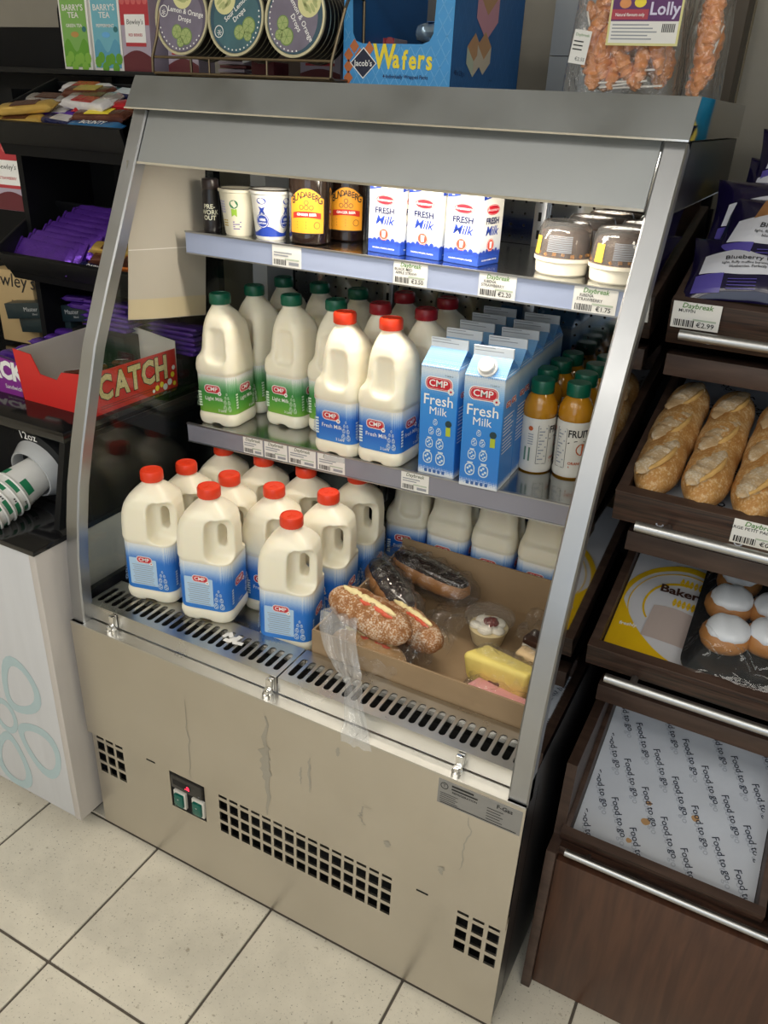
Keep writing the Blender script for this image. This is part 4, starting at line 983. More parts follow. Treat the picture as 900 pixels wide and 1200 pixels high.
# wire rack with three tins
M_wire = mat('brassy_wire', (.20, .15, .09), .35, .8)
t = thing('wire_rack', 'bent brass-coloured wire rack holding three round tins', 'wire rack', (0, 0, TZ)); m = MB()
for y, z in ((.352, .006), (.352, .030)): m.tube([(-.002, y, z), (.355, y, z)], .0022, M_wire)
m.tube([(-.002, .450, .006), (.355, .450, .006)], .0022, M_wire); m.build('rail', t)
for x in (-.004, .357):
    m = MB(); m.tube([(x, .452, .006), (x, .36, .004), (x, .350, .008), (x+.002, .349, .03), (x+(.012 if x < 0 else .010), .352, .060), (x+(.016 if x < 0 else .018), .36, .10), (x+.004, .40, .125), (x, .45, .12), (x, .452, .006)], .0026, M_wire); m.build('end_hoop', t)
for x in (.118, .235):
    m = MB(); m.tube([(x, .352, .006), (x, .352, .030)], .0018, M_wire); m.build('wire_post', t)
M_tinside = mat('dark_tin_side', (.018, .015, .012), .3, .5); M_tinrim = mat('tin_rim', (.55, .52, .36), .3, .6)
def tin(x, col, col2, l1, l2, rot, label):
    t = thing('sweet_tin', label, 'tin', (x, .360, TZ+.0885), (R_(-6), 0, 0), 'round tins in the wire rack')
    r = .055; K = Tm(0, 0, 0) @ FRONT
    m = MB(); m.lathe([(r-.001, -.075), (r-.001, -.002), (r, 0), (r, .002), (r-.003, .003)], M_tinside, 48, K)
    for k in range(5): m.lathe([(r+.0004, -.015-k*.012), (r+.0004, -.013-k*.012)], M_tinrim, 40, K, False, False)
    m.build('tin', t)
    m = MB(); m.lathe([(r-.004, .003), (r-.003, .0045), (r+.0008, .0045), (r+.0012, .001)], M_tinrim, 48, K, False, False); m.build('rim', t)
    m = MB(); K2 = Tm(0, -.0034, 0) @ FRONT @ Rz(rot)
    m.flat(circ(r-.004, 40), col, K2); m.flat(circ(.046, 36, .0, -.004), col2, K2 @ Tm(0, 0, .0001))
    m.flat(circ(.021, 28, -.002, .033), mat('lemon_disc', (.66, .64, .32), .5), K2 @ Tm(0, 0, .0003))
    for k in range(9): a = 2*PI*k/9; m.flat(circ(.0075, 8, -.002+.010*math.cos(a), .034+.010*math.sin(a), .003), mat('line_green', (.42, .46, .20), .5), K2 @ Tm(0, 0, .0005))
    m.text(l1, .0108, M_white, K2 @ Tm(.008, .009, .0005), bold=.01); m.text(l2, .0108, M_white, K2 @ Tm(.008, -.002, .0005), bold=.01)
    for (x_, y_, q) in ((-.006, -.022, .011), (.014, -.026, .013), (.004, -.036, .008)):
        m.flat(circ(q, 18, x_, y_), mat('lime_skin', (.16, .26, .07), .5), K2 @ Tm(0, 0, .0004)); m.flat(circ(q*.85, 18, x_, y_), mat('lime_flesh', (.34, .42, .16), .5), K2 @ Tm(0, 0, .0006))
        for k in range(3): m.box(x_-q*.8, x_+q*.8, y_-.0003, y_+.0003, 0, .0001, mat('lime_skin'), K2 @ Tm(0, 0, .0007) @ Tm(x_, y_, 0) @ Rz(k*1.05) @ Tm(-x_, -y_, 0))
    m.plate(circ(.009, 20, -.038, .004), [circ(.0078, 20, -.038, .004)], .0001, M_white, K2 @ Tm(0, 0, .0005)); m.text('*', .02, M_white, K2 @ Tm(-.038, -.002, .0006))
    for k in range(14):
        a = PI*1.15 + PI*.7*k/13
        m.flat(sq(-.0012, -.0008, .0024, .0022), M_white, K2 @ Tm(.047*math.cos(a), .047*math.sin(a), .0005) @ Rz(a+PI/2))
    m.build('lid_print', t, False)
TA = mat('tin_mauve', (.10, .08, .13), .4, noise_amt=.3, scale=12); TA2 = mat('tin_mauve_light', (.16, .14, .20), .4, noise_amt=.4, scale=25)
TB = mat('tin_blue', (.02, .07, .11), .4, noise_amt=.3, scale=12); TB2 = mat('tin_teal', (.04, .12, .15), .4, noise_amt=.4, scale=25)
tin(.060, TA, TA2, 'Lemon & Orange', 'Drops', R_(-8), 'left round tin of lemon and orange drops, lettering nearly level')
tin(.172, TB, TB2, 'Sour Lemon', 'Drops', R_(38), 'blue-green round tin of sour lemon drops in the middle')
tin(.286, TB, TA2, 'Lemon & Orange', 'Drops', R_(-55), 'right round tin of lemon and orange drops, lettering running downhill')
# tea boxes behind the tins, lying and standing
M_bred = mat('tea_box_red', (.46, .035, .05), .5); M_bmauve = mat('tea_box_mauve', (.42, .36, .45), .5); M_burg = mat('tea_box_burgundy', (.12, .015, .025), .5)
def bewley(loc, rz, w, d, h, label, words, grp='red and mauve tea boxes'):
    t = thing('tea_box', label, 'tea box', loc, rz, grp); m = MB(); m.box(-w/2, w/2, 0, d, 0, h, M_bmauve, bev=.0008, seg=1); b = m.build('carton', t)
    p = MB(); K = Tm(0, -.0004, 0) @ FRONT
    p.flat(sq(-w/2, h*.62, w, h*.38), M_bred, K)
    n = 10; p.flat([(-w/2, .0005), (w/2, .0005)]+[(w/2-w*i/n, h*.20+h*.09*math.sin(PI*i/n)) for i in range(n+1)], M_burg, K)
    for k in range(5): p.flat(circ(w*.09, 6, -w*.4+.2*w*k, h*.93), mat('tea_box_coral', (.60, .12, .12), .5), K @ Tm(0, 0, .0001))
    p.flat(sq(-w*.36, h*.34, w*.72, h*.42), M_white, K @ Tm(0, 0, .0002)); p.text("Bewley's", w*.17, M_black, K @ Tm(0, h*.66, .0004), shear=.15)
    p.text(words, w*.088, M_bred, K @ Tm(0, h*.49, .0004), bold=.02); p.flat(sq(-w*.36, h*.34, w*.72, h*.05), M_bred, K @ Tm(0, 0, .0004)); p.build('box_print', b, False)
bewley((.006-.183, .50, TZ+.010), 0, .072, .05, .128, 'red and mauve tea box beside the peppermint tea box', 'RED BERRIES')
bewley((-.088, .53, TZ+.0), 0, .075, .05, .125, 'red and mauve tea box behind the left tin', 'RED BERRIES')
bewley((.225, .53, TZ), 0, .085, .05, .090, 'low tea box with white panel between the middle and right tins', 'FRUIT')
bewley((.330, .53, TZ), 0, .085, .05, .075, 'low mauve tea box behind the right tin', 'FRUIT')
t = thing('sachet_pile', 'little burgundy sachet box open behind the tins', 'box', (.02, .50, TZ)); m = MB()
for k in range(6): m.box(.0, .06, 0, .05, .002+k*.0065, .007+k*.0065, M_burg if k % 2 else M_bmauve, Tm(.004*(k % 2), 0, 0))
m.build('sachet_stack', t); m = MB(); m.box(.075, .125, 0, .05, 0, .034, M_burg, bev=.002); m.box(.062, .128, -.001, .0, .018, .022, M_white, Ry(-.2)); m.build('sachet_box', t)
t = thing('board', 'plain dark brown board leaning on the wall behind the tins', 'board', (.17, .93, TZ-.06)); m = MB(); m.box(-.34, .24, 0, .02, 0, .4, mat('dark_brown_board', (.05, .035, .03), .6), bev=.002); m.build('panel', t)

# wafers display box
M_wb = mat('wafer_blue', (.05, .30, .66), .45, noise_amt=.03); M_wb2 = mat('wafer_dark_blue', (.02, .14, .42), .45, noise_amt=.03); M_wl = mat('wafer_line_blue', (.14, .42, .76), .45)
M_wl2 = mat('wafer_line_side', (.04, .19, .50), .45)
t = thing('wafers_box', 'open blue display box of wafer packs on top of the fridge', 'display box', (.350, .400, TZ), 0)
wx, wd, wh = .188, .300, .185
m = MB(); win = [(.017, .072)] + [(.022, .062), (.034, .058), (.138, .058), (.150, .062), (.156, .072)] + [(.160, .17), (.013, .17)]
m.plate([(0, 0), (wx, 0), (wx, wh), (0, wh)], [win], .0012, M_wb, FRONT); fr_ = m.build('front_panel', t)
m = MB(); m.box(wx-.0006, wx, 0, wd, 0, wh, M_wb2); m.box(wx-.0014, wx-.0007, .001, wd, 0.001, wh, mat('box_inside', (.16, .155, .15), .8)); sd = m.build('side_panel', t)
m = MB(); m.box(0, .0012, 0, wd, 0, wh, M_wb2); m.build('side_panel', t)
m = MB(); m.box(0, wx, wd-.0012, wd, 0, wh, mat('box_inside', (.16, .155, .15), .8)); m.box(0.0013, wx-.0013, .0013, wd-.0013, 0, .0012, MATS['box_inside']); m.build('back_panel', t)
p = MB(); K = Tm(0, -.0009, 0) @ FRONT
random.seed(3)
def lattice(p, K, w_, h_, s, m_, skip=None):
    for sg in (1, -1):
        k = -20
        while k < 40:
            # diagonal strip clipped to the rectangle
            pts = []
            N = 40; seg = []
            for i in range(N+1):
                y = h_*i/N; x = k*s + sg*y*.62
                ok = 0.002 < x < w_-.002 and not (skip and skip(x, y))
                if ok: seg.append((x, y))
                if (not ok or i == N) and len(seg) > 1:
                    p.flat([(a-.0007, b) for a, b in seg]+[(a+.0007, b) for a, b in reversed(seg)], m_, K); seg = []
                if not ok: seg = []
            k += 1
skipw = lambda x, y: y > .056 and .012 < x < .161
lattice(p, K, wx, wh, .017, M_wl, skipw)
M_brick = mat('wafer_orange', (.52, .15, .045), .5)
for (x, y) in ((.010, .042), (.020, .054), (.010, .026), (.030, .042), (.010, .010), (.047, .051)): p.flat([(x-.0085, y), (x, y-.0085*1.2), (x+.0085, y), (x, y+.0085*1.2)], M_brick, K @ Tm(0, 0, .0002))
p.flat([(.013, .031), (.037, .053), (.061, .031), (.037, .009)], M_white, K @ Tm(0, 0, .0003)); p.flat([(.015, .031), (.037, .051), (.059, .031), (.037, .011)], mat('badge_navy', (.012, .018, .05), .4), K @ Tm(0, 0, .0005))
p.text("Jacob's", .0118, M_white, K @ Tm(.037, .0305, .0008), bold=.012)
M_yel = mat('wafer_yellow', (.85, .68, .04), .45)
for i, ch in enumerate('Wafers'): p.text(ch, .046 if i == 0 else .036, M_yel, K @ Tm(.081+i*.0142-(.007 if i == 0 else 0), .036+.001*math.sin(i*2)+(.003 if i == 0 else 0), .0006) @ Rz(.05*math.sin(i*3)), bold=.03, sx=.78)
p.text('4 Individually Wrapped Packs', .0078, mat('navy_print', (.01, .02, .10), .5), K @ Tm(.112, .0135, .0004), bold=.012, sx=.85)
p.build('front_print', fr_, False)
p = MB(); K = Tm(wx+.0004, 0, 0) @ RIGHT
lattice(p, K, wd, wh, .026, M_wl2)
def cube3(p, K, x, y, s, top, side, bot):
    p.flat([(x, y+s*.6), (x+s*.5, y+s*.95), (x+s, y+s*.62), (x+s*.5, y+s*.28)], top, K); p.flat([(x, y+s*.6), (x+s*.5, y+s*.28), (x+s*.5, y-.1*s), (x, y+s*.2)], side, K); p.flat([(x+s, y+s*.62), (x+s*.5, y+s*.28), (x+s*.5, y-.1*s), (x+s, y+s*.22)], bot, K)
Wt = mat('wafer_tan', (.56, .33, .18), .6); Wp = mat('wafer_pink', (.66, .34, .44), .6); Wv = mat('wafer_cream', (.66, .60, .50), .6); Wg = mat('wafer_pistachio', (.55, .64, .52), .6)
cube3(p, K @ Tm(0, 0, .0003), .085, .082, .092, Wt, Wp, Wp); cube3(p, K @ Tm(0, 0, .0004), .056, .025, .058, Wt, Wg, Wv); cube3(p, K @ Tm(0, 0, .0005), .098, .030, .058, Wt, Wv, Wv)
p.text('48 x 23g e', .010, mat('navy_print'), K @ Tm(.032, .022, .0004)); p.text('Jacobs', .005, mat('navy_print'), K @ Tm(.165, .018, .0004)); p.build('side_print', sd, False)
M_sil = mat('silver_blue_wrapper', (.35, .48, .62), .22, .6, noise_amt=.5, scale=70, bump=.6)
for i, (x, z, rz, lab) in enumerate(((.105, .0015, .1, 'shiny wafer pack lying low in the blue display box'), (.128, .0335, -.2, 'shiny wafer pack in the middle of the blue display box'), (.112, .0655, .25, 'shiny wafer pack topmost in the blue display box'))):
    q = thing('wafer_pack', lab, 'wafer pack', (.350+x, .52, TZ+z), rz, 'wafer packs in the blue box'); m = MB()
    blob(m, .085, .026, .015, M_sil, Tm(0, 0, .016), 14, 14, 6, .15, 60, i); m.build('wrapper', q); m = MB(); m.box(-.02, .02, -.018, .018, .0305, .0312, M_wb2); m.build('print_patch', q)

# lolly bags
M_orange_l = mat('orange_lolly', (.70, .27, .08), .3, noise_amt=.35, scale=50, coat=.4); M_stick = mat('paper_stick', (.82, .80, .76), .6)
M_bag = film('bag_film', (.98, .97, .96), ior=1.6, rough=.06, bump=1.0, bscale=32, haze=.04)
lolly_me = MB(); blob(lolly_me, .062, .014, .010, M_orange_l, I4, 22, 16, 2.4, .45, 90, 1); lolly_me = lolly_me.mesh('lolly'); stick_me = MB(); stick_me.lathe([(.0014, 0), (.0014, .070)], M_stick, 8); stick_me = stick_me.mesh('stick')
def lolly_bag(loc, w, d, h, n, label, front):
    t = thing('lolly_bag', label, 'bag of lollies', loc, 0, 'bags of lollies on the fridge')
    m = MB(); R = []
    for i in range(13):
        u = i/12; z = h*u; k = 1-.10*u*u
        R.append([(x*k+.004*nz(x*30, y*30, z*20, 1), y*k+.005*nz(y*30, x*25, z*22, 1), z) for x, y in rrect(w, d, .012, 8)])
    m.loft(R, M_bag); m.build('bag', t)
    random.seed(n)
    for k in range(n):
        x = random.uniform(-w/2+.022, w/2-.022); y = random.uniform(-d/2+.022, d/2-.022); z = random.uniform(.03, h-.03); y = y if k % 3 else -d/2+.022
        o = obj('lolly', lolly_me, t, (x, y, z)); o.rotation_euler = (random.uniform(-.5, .5), random.uniform(.9, 2.2), random.uniform(-.8, .8))
        if k % 2 == 0:
            s = obj('stick', stick_me, t, (x*.5-(.03 if w > .1 else 0), min(y, -d/2+.03), .010+.005*(k % 7))); s.rotation_euler = (random.uniform(-.15, .15), random.choice((1.5, 1.42, .35, -.35, .2)) if w > .1 else random.uniform(-.3, .3), 0)
    if front:
        p = MB(); K = Tm(-.022, -d/2-.002, .062) @ FRONT
        p.box(-.0, .098, 0, .056, 0, .0006, mat('label_cream_yellow', (.70, .66, .30), .5), K); p.box(.003, .095, .003, .056, .0006, .0008, M_card, K)
        p.flat(sq(.003, .029, .092, .028), mat('label_plum', (.10, .02, .13), .5), K @ Tm(0, 0, .001)); p.flat(sq(.003, .031, .05, .012), mat('label_crimson', (.40, .04, .07), .5), K @ Tm(0, 0, .0012))
        p.text('Natural flavours only', .0055, M_white, K @ Tm(.028, .0365, .0014), bold=.01, sx=.85); p.text('Lolly', .021, mat('lilac_letters', (.65, .62, .80), .5), K @ Tm(.074, .043, .0014), bold=.02)
        p.flat(circ(.008, 12, .02, .050, .006), M_orange_l, K @ Tm(0, 0, .0013)); p.flat(circ(.008, 12, .04, .051, .006), M_yel, K @ Tm(0, 0, .0013))
        for k in range(5): p.flat(sq(.006, .024-k*.0042, .05+.012*((k*7) % 3)*.5, .0016), M_grey, K @ Tm(0, 0, .001))
        for k in range(9): p.flat(sq(.074+k*.002, .016, .0012, .010), M_black, K @ Tm(0, 0, .001))
        p.build('bag_label', t, False)
        p = MB(); K = Tm(-w/2+.005, -d/2-.001, .040) @ FRONT @ Rz(-.12); p.box(0, .025, 0, .042, 0, .0005, M_card, K)
        p.text('Daybreak', .0052, MATS['tag_green'], K @ Tm(.0125, .036, .0008)); p.text('€2.55', .0062, M_black, K @ Tm(.016, .006, .0008)); 
        for k in range(3): p.flat(sq(.002, .027-k*.005, .014, .0016), M_black, K @ Tm(0, 0, .0008))
        p.build('price_sticker', t, False)
lolly_bag((.782, .475, TZ), .156, .09, .165, 46, 'clear bag of orange lollies with a plum and cream label', True)
lolly_bag((.886, .520, TZ), .046, .10, .165, 16, 'narrow clear bag of lollies right of the labelled bag', False)
# carton and panels behind
t = thing('storage_box', 'plain grey carton standing behind the wafers and lollies', 'carton', (.66, .74, TZ)); m = MB(); m.box(-.08, .06, 0, .05, 0, .065, mat('grey_card', (.26, .28, .30), .6), bev=.001); m.box(-.08, .06, 0, .05, .066, .24, mat('grey_card_light', (.30, .32, .34), .6), bev=.001); m.build('carton', t)
m = MB(); m.box(.845, .885, .955, .98, 0, CEIL_Z, wood('pale_batten', (.28, .24, .17), (.36, .31, .23), (12, 12, 1), .7)); struct(m.build('trim_1'))
t = thing('brown_carton', 'dark olive cardboard carton edge behind the narrow lolly bag', 'carton', (.885, .70, TZ)); m = MB(); m.box(-.045, .02, 0, .08, 0, .22, mat('olive_card', (.075, .06, .045), .7), bev=.001); m.build('carton', t)

# ------------------------------------------------------------------ coffee counter on the left
t = thing('coffee_counter', 'white laminate coffee counter with a black cup dispenser bay', 'counter')
M_lam = mat('white_laminate', (.56, .57, .60), .4, noise_amt=.08, scale=6, stretch=(6, 6, .6)); M_side = mat('side_laminate', (.50, .47, .45), .4, noise_amt=.08, scale=6, stretch=(6, 6, .6))
m = MB(); m.box(-.90, -.036, -.038, -.020, .045, .711, M_lam, bev=.001); dr = m.build('door', t)
m = MB(); m.box(-.034, -.016, -.040, .62, .045, .711, M_side, bev=.001); m.build('side_panel', t)
m = MB(); m.box(-.90, -.036, -.018, .62, .045, .70, M_lam); m.build('carcass', t)
m = MB(); m.box(-.88, -.05, .02, .60, 0, .045, M_blkmatt); m.build('plinth', t)
# printed flower on the door
p = MB(); K = Tm(-.205, -.0386, .255) @ FRONT @ Matrix.Diagonal((.74, .95, 1, 1)); M_fl = mat('flower_blue', (.40, .52, .56), .4)
for k in range(5):
    a = R_(72*k+50); n = 24; out = []; inn = []
    for i in range(n+1):
        b = 2*PI*i/n; x = .135+.085*math.cos(b); y = .072*math.sin(b)*(1+.35*math.cos(b)); out.append((x, y))
        x = .137+.062*math.cos(b); y = .048*math.sin(b)*(1+.35*math.cos(b)); inn.append((x, y))
    p.plate(out[:-1], [inn[:-1]], .0002, M_fl, K @ Rz(a))
p.plate(circ(.05, 30), [circ(.033, 30)], .0002, M_fl, K); p.build('flower_print', dr, False)
# black dispenser bay
m = MB(); m.box(-.90, -.014, -.044, .50, .711, .722, mat('gloss_black', (.006, .006, .007), .12, noise_amt=.3, coat=.5), bev=.001); m.build('bay_floor', t)
m = MB(); m.box(-.90, -.05, .120, .135, .722, .885, M_blkmatt); m.build('bay_back', t)
m = MB(); poly = [(.036, .722), (.115, .722), (.115, .885), (.078, .885)]
m.loft([[(-.050, y, z) for y, z in poly], [(-.036, y, z) for y, z in poly]], M_blk); m.build('bay_side', t)
m = MB(); m.box(-.90, -.036, .076, .62, .885, .905, MATS['gloss_black'], bev=.0015); m.build('worktop', t)
m = MB(); m.box(-.036, -.016, .10, .60, .722, .885, M_blkmatt); m.build('bay_cheek', t)
DK = Tm(-.155, .112, .795) @ Rx(R_(12))
m = MB(); m.lathe([(.062, .0), (.083, .001), (.085, -.008), (.085, -.02)], M_blk, 48, DK @ FRONT); m.lathe([(.0622, .0012), (.050, .026), (.047, .026), (.046, -.02)], film('frosted_sleeve', (.7, .74, .76), ior=1.4, rough=.3, haze=.45), 48, DK @ FRONT, False, False); dp = m.build('cup_dispenser', t)
p = MB(); p.text('12oz', .024, M_white, DK @ FRONT @ Tm(-.004, .0725, .0015), bold=.01); p.text('12oz', .024, M_white, DK @ FRONT @ Tm(.012, -.073, .0015) @ Rz(PI), bold=.01); p.build('lettering', dp, False)
# nested paper cups poking out of the dispenser
M_cup = mat('white_paper_cup', (.80, .80, .79), .5); M_cgr = mat('cup_green', (.02, .22, .10), .45)
t = thing('paper_cup', 'x', 'paper cup'); m = MB()
m.lathe([(.030, 0), (.0305, .001), (.042, .098), (.0445, .099), (.0455, .1015), (.0445, .104), (.0425, .1035), (.041, .098), (.029, .004)], M_cup, 40, None, True, True); b = m.build('cup', t)
for k in range(0, 8, 2):
    p = MB(); a0 = 2*PI*k/8; n = 6; v = []
    for i in range(n+1):
        a = a0 + .75*i/n; v += [(.0402*math.cos(a), .0402*math.sin(a), .080), (.0420*math.cos(a), .0420*math.sin(a), .0955)]
    p.add(v, [(2*i, 2*i+2, 2*i+3, 2*i+1) for i in range(n)], M_cgr); p.build('green_patch', b)
p = MB()
for z in (.083, .088): cyl_poly(p, sq(-.004, z, .003, .003), M_black, .0418, .9); cyl_poly(p, sq(.001, z, .003, .003), M_black, .0418, .9)
p.build('dot_print', b, False); keep(t); proto = t
axis = Rx(R_(90+28))          # cup axis: out of the bay (-y) and drooping
base = Vector((-.160, .075, .776))
d = Vector((-.06, -math.cos(R_(17)), -math.sin(R_(17)))).normalized()
nm = ['innermost', 'second', 'third', 'fourth', 'fifth', 'sixth', 'seventh']
for i in range(7):
    pos = base + d*(.0165*i - .070) ; rot = (R_(107), 0, R_(-4)); lab = '%s white paper cup of the nested row, counted from the dispenser' % nm[i]
    if i == 0: proto.location = pos; proto.rotation_euler = rot; tag(proto, lab, 'paper cup', 'paper cups in the dispenser')
    else:
        o = dup(proto, pos, rot, lab, 'paper cups in the dispenser')
        for c in o.children: c.rotation_euler = (0, 0, .45*i)

# ------------------------------------------------------------------ red sweet box on the worktop
WT = .905
M_rb = mat('box_red', (.62, .022, .02), .35, noise_amt=.03); M_in = mat('box_white_inside', (.62, .58, .54), .7)
t = thing('sweet_box', 'open red cardboard display box with gold speckled lettering', 'display box', (0, 0, WT)); x0, x1, y0, y1 = -.238, -.052, .166, .405
m = MB(); m.plate([(x0-.012, .102), (x0, 0), (x1, 0), (x1+.004, .084), (x0+.115, .076), (x0+.100, .058), (x0+.055, .062), (x0+.036, .098)], [], .002, M_rb, Tm(0, y0, 0) @ FRONT); m.build('front_wall', t)
m = MB(); m.plate([(y0, 0), (y1, 0), (y1, .082), (y0, .084)], [], .002, M_rb, Tm(x1, 0, 0) @ RIGHT); sw = m.build('side_wall', t)
m = MB(); m.plate([(y0, 0), (y1, 0), (y1, .112), (y0, .102)], [], .002, M_in, Tm(x0, 0, 0) @ RIGHT); m.build('side_wall', t)
m = MB(); m.plate([(x0, 0), (x1, 0), (x1+.002, .098), (x0+.02, .118), (x0, .112)], [], .002, M_in, Tm(0, y1, 0) @ FRONT); m.box(x0, x1, y0, y1, 0, .002, M_in); m.build('back_wall', t)
p = MB(); K = Tm(x1+.0016, y0, 0) @ RIGHT
M_gold = mat('speckled_gold', (.72, .52, .26), .5, noise_amt=.6, scale=260)
for ch, u in zip('CATCH', (.040, .083, .120, .157, .196)):
    p.text(ch, .066, M_black, K @ Tm(u-.004, .048, 0), bold=.066, sx=.80); p.text(ch, .066, M_gold, K @ Tm(u-.004, .048, .0004), bold=.040, sx=.80)
for k in range(2): p.flat(sq(.02, .014-k*.0045, .15, .0010), M_black, K)
for i, (u, v, r_, c) in enumerate(((.176, .012, .006, M_yel), (.190, .016, .006, M_yel), (.200, .009, .007, M_white), (.214, .016, .007, M_white), (.224, .030, .006, M_yel), (.228, .010, .005, M_yel), (.228, .044, .005, M_white), (.165, .008, .004, M_white))): p.flat(circ(r_, 12, u, v), c, K @ Tm(0, 0, .0003+i*.00005))
p.build('lettering', sw, False)
def bar_mesh(L, w, h, mm, seed=0, mm2=None, txt=None, tm=None):
    m = MB(); R = []; n = 16
    prof = [(-.5, .92, .10), (-.485, .95, .06), (-.47, .90, .10), (-.45, .80, .55), (-.42, .84, .95)] + [(-.4+.8*i/10, .86+.04*nz(i, seed, 0, .7), 1) for i in range(11)] + [(.42, .84, .95), (.45, .80, .55), (.47, .90, .10), (.485, .95, .06), (.5, .92, .10)]
    for u, kw, kh in prof:
        ring = []
        for j in range(n):
            a = 2*PI*j/n; cy, cz = math.cos(a), math.sin(a)
            e = .55; y = math.copysign(abs(cy)**e, cy)*w/2*kw; z = math.copysign(abs(cz)**e, cz)*h/2*kh
            d_ = 1+.07*nz(u*L*60, y*60+seed, z*60, 1); ring.append((u*L, y*d_, z*d_ + h/2))
        R.append(ring)
    m.loft(R, mm)
    if mm2: m.box(-L*.22, L*.22, -w*.33, w*.33, h*.97, h*1.03, mm2)
    if txt: m.text(txt, w*.5, tm or M_white, Tm(0, 0, h*1.045), bold=.02, shear=.1, sx=.8)
    return m.mesh('wrapper')
def bar(me, loc, rot, label, grp):
    o = obj('chocolate_bar', me); o.location = loc; o.rotation_euler = rot; return tag(o, label, 'chocolate bar', grp)
def wrapm(n, c, metal=.35): return mat('wrapper_'+n, c, .22, metal, noise_amt=.25, scale=40, bump=.7, bscale=55)
W_pur = wrapm('purple', (.11, .035, .36)); W_red = wrapm('red', (.50, .02, .03)); W_brown = wrapm('brown', (.12, .04, .025)); W_white = wrapm('white', (.66, .64, .66), .2); W_gold = wrapm('gold', (.55, .36, .09)); W_blue = wrapm('blue', (.04, .20, .46)); W_navy = wrapm('navy', (.02, .025, .10)); W_org = wrapm('orange', (.72, .17, .02)); W_silver = wrapm('silver', (.5, .47, .46), .7)
M_bpack = bar_mesh(.07, .022, .012, W_brown, 4, W_white)
random.seed(5)
cols = ['near the cut-out', 'by the far wall', 'in the left corner', 'under the white flap', 'leaning on the speckled side', 'at the back edge', 'in the middle', 'half buried in the middle', 'beside the lettered wall', 'on top of the others']
for k in range(10):
    bar(M_bpack, (x0+.05+.09*((k*37) % 10)/10, y0+.04+.16*k/10, WT+.012+.018*(k % 3)), (random.uniform(-.3, .3), random.uniform(-.3, .3), random.uniform(-1.2, 1.2)), 'small brown bar %s of the red box' % cols[k], 'small bars in the red box')
# purple box left of it
t = thing('snack_box', 'open purple cardboard box of purple bars at the left edge', 'display box', (0, 0, WT)); M_pb = mat('box_purple', (.22, .02, .26), .4); M_br = mat('box_brown_inside', (.22, .13, .08), .7)
m = MB(); m.plate([(-.44, 0), (-.249, 0), (-.249, .07), (-.44, .085)], [], .002, M_pb, Tm(0, .172, 0) @ FRONT); f_ = m.build('front_wall', t)
p = MB(); p.text('SNACK', .050, M_white, Tm(-.318, .1705, .048) @ FRONT, bold=.05, sx=.95); p.text('Sandwich', .013, M_white, Tm(-.272, .1705, .016) @ FRONT); p.build('lettering', f_, False)
m = MB(); m.plate([(.172, 0), (.45, 0), (.45, .115), (.172, .07)], [], .002, M_br, Tm(-.250, 0, 0) @ RIGHT); m.build('side_wall', t)
m = MB(); m.box(-.44, -.251, .448, .450, 0, .125, M_br); m.box(-.44, -.251, .174, .448, 0, .002, M_br); m.build('back_wall', t)
SB = bar_mesh(.12, .035, .014, W_pur, 9)
for k in range(6): bar(SB, (-.32-.01*(k % 2), .21+.038*k, WT+.042+.004*k), (0, 0, .1*(k % 3)-.1), 'purple snack bar number %s from the front in the purple box' % ['one', 'two', 'three', 'four', 'five', 'six'][k], 'bars in the purple box')
for k in range(2): bar(SB, (-.300-.02*k, .425+.01*k, WT+.122+.013*k), (0, 0, .1+.2*k), 'purple bar laid %s on the rear edge of the purple box' % ('flat', 'askew on top')[k], 'bars in the purple box')

# ------------------------------------------------------------------ black sweets stand
t = thing('sweets_stand', 'black tiered stand of chocolate trays beside the fridge', 'display stand')
m = MB(); m.box(-.80, -.036, .54, .56, WT, 1.50, M_blkmatt); m.build('back_panel', t)
m = MB(); m.box(-.395, -.380, .36, .54, WT, 1.46, M_blkmatt); m.build('upright', t)
m = MB(); m.box(-.80, .0, .47, .70, 1.490, 1.500, M_blk, bev=.002); m.build('top_shelf', t)
m = MB(); m.box(-.90, -.40, .62, .64, 1.40, 1.585, M_blkmatt, bev=.004); m.prism(rrect(.11, .14, .03, 6, 0, 0), -.01, .01, M_blkmatt, Tm(-.44, .615, 1.57) @ FRONT); m.build('head_panel', t)
m = MB(); m.box(-.16, -.15, .53, .545, WT, 1.49, M_blk); m.box(-.30, -.28, .53, .545, WT, 1.49, M_blk); m.build('rib', t)
def stray(z0, tilt, x0, x1, depth, lip, back, nm):
    K = Tm(0, .300, z0) @ Rx(tilt); m = MB()
    m.box(x0, x1, 0, depth, -.004, 0, M_blk, K); m.build('tray_base', t)
    m = MB(); m.box(x0, x1, -.006, .004, -.012, lip, M_blk, K, bev=.002); m.box(x0, x1, -.002, .010, -.035, -.012, M_blkmatt, K); m.build('tray_lip', t)
    m = MB(); m.box(x0, x0+.008, 0, depth, 0, lip+.012, M_blk, K, bev=.002); m.build('tray_side', t)
    m = MB(); m.box(x0, x1, depth-.006, depth, 0, back, M_blk, K, bev=.002); m.build('tray_back', t)
    return K
t_ = t
K1 = stray(1.378, R_(21), -.365, -.032, .185, .030, .036, 'upper')
K2 = stray(1.133, R_(30), -.40, -.032, .175, .030, .034, 'lower')
def on_tray(K, x, y, z, rx=0, ry=0, rz=0):
    M = K @ Tm(x, y, z) @ Rz(rz) @ Ry(ry) @ Rx(rx); return M.to_translation(), M.to_euler()
BM = {}
specs = [('silver', W_silver, W_brown, None), ('white', W_white, W_red, None), ('red', W_red, W_white, None), ('gold', W_gold, W_brown, None), ('blue', W_blue, W_white, None), ('navy', W_navy, W_white, None), ('purple', W_pur, W_white, None), ('brown', W_brown, W_gold, None)]
for i, (n, a, b, s) in enumerate(specs): BM[n] = bar_mesh(.125, .036, .018, a, i*3, b)
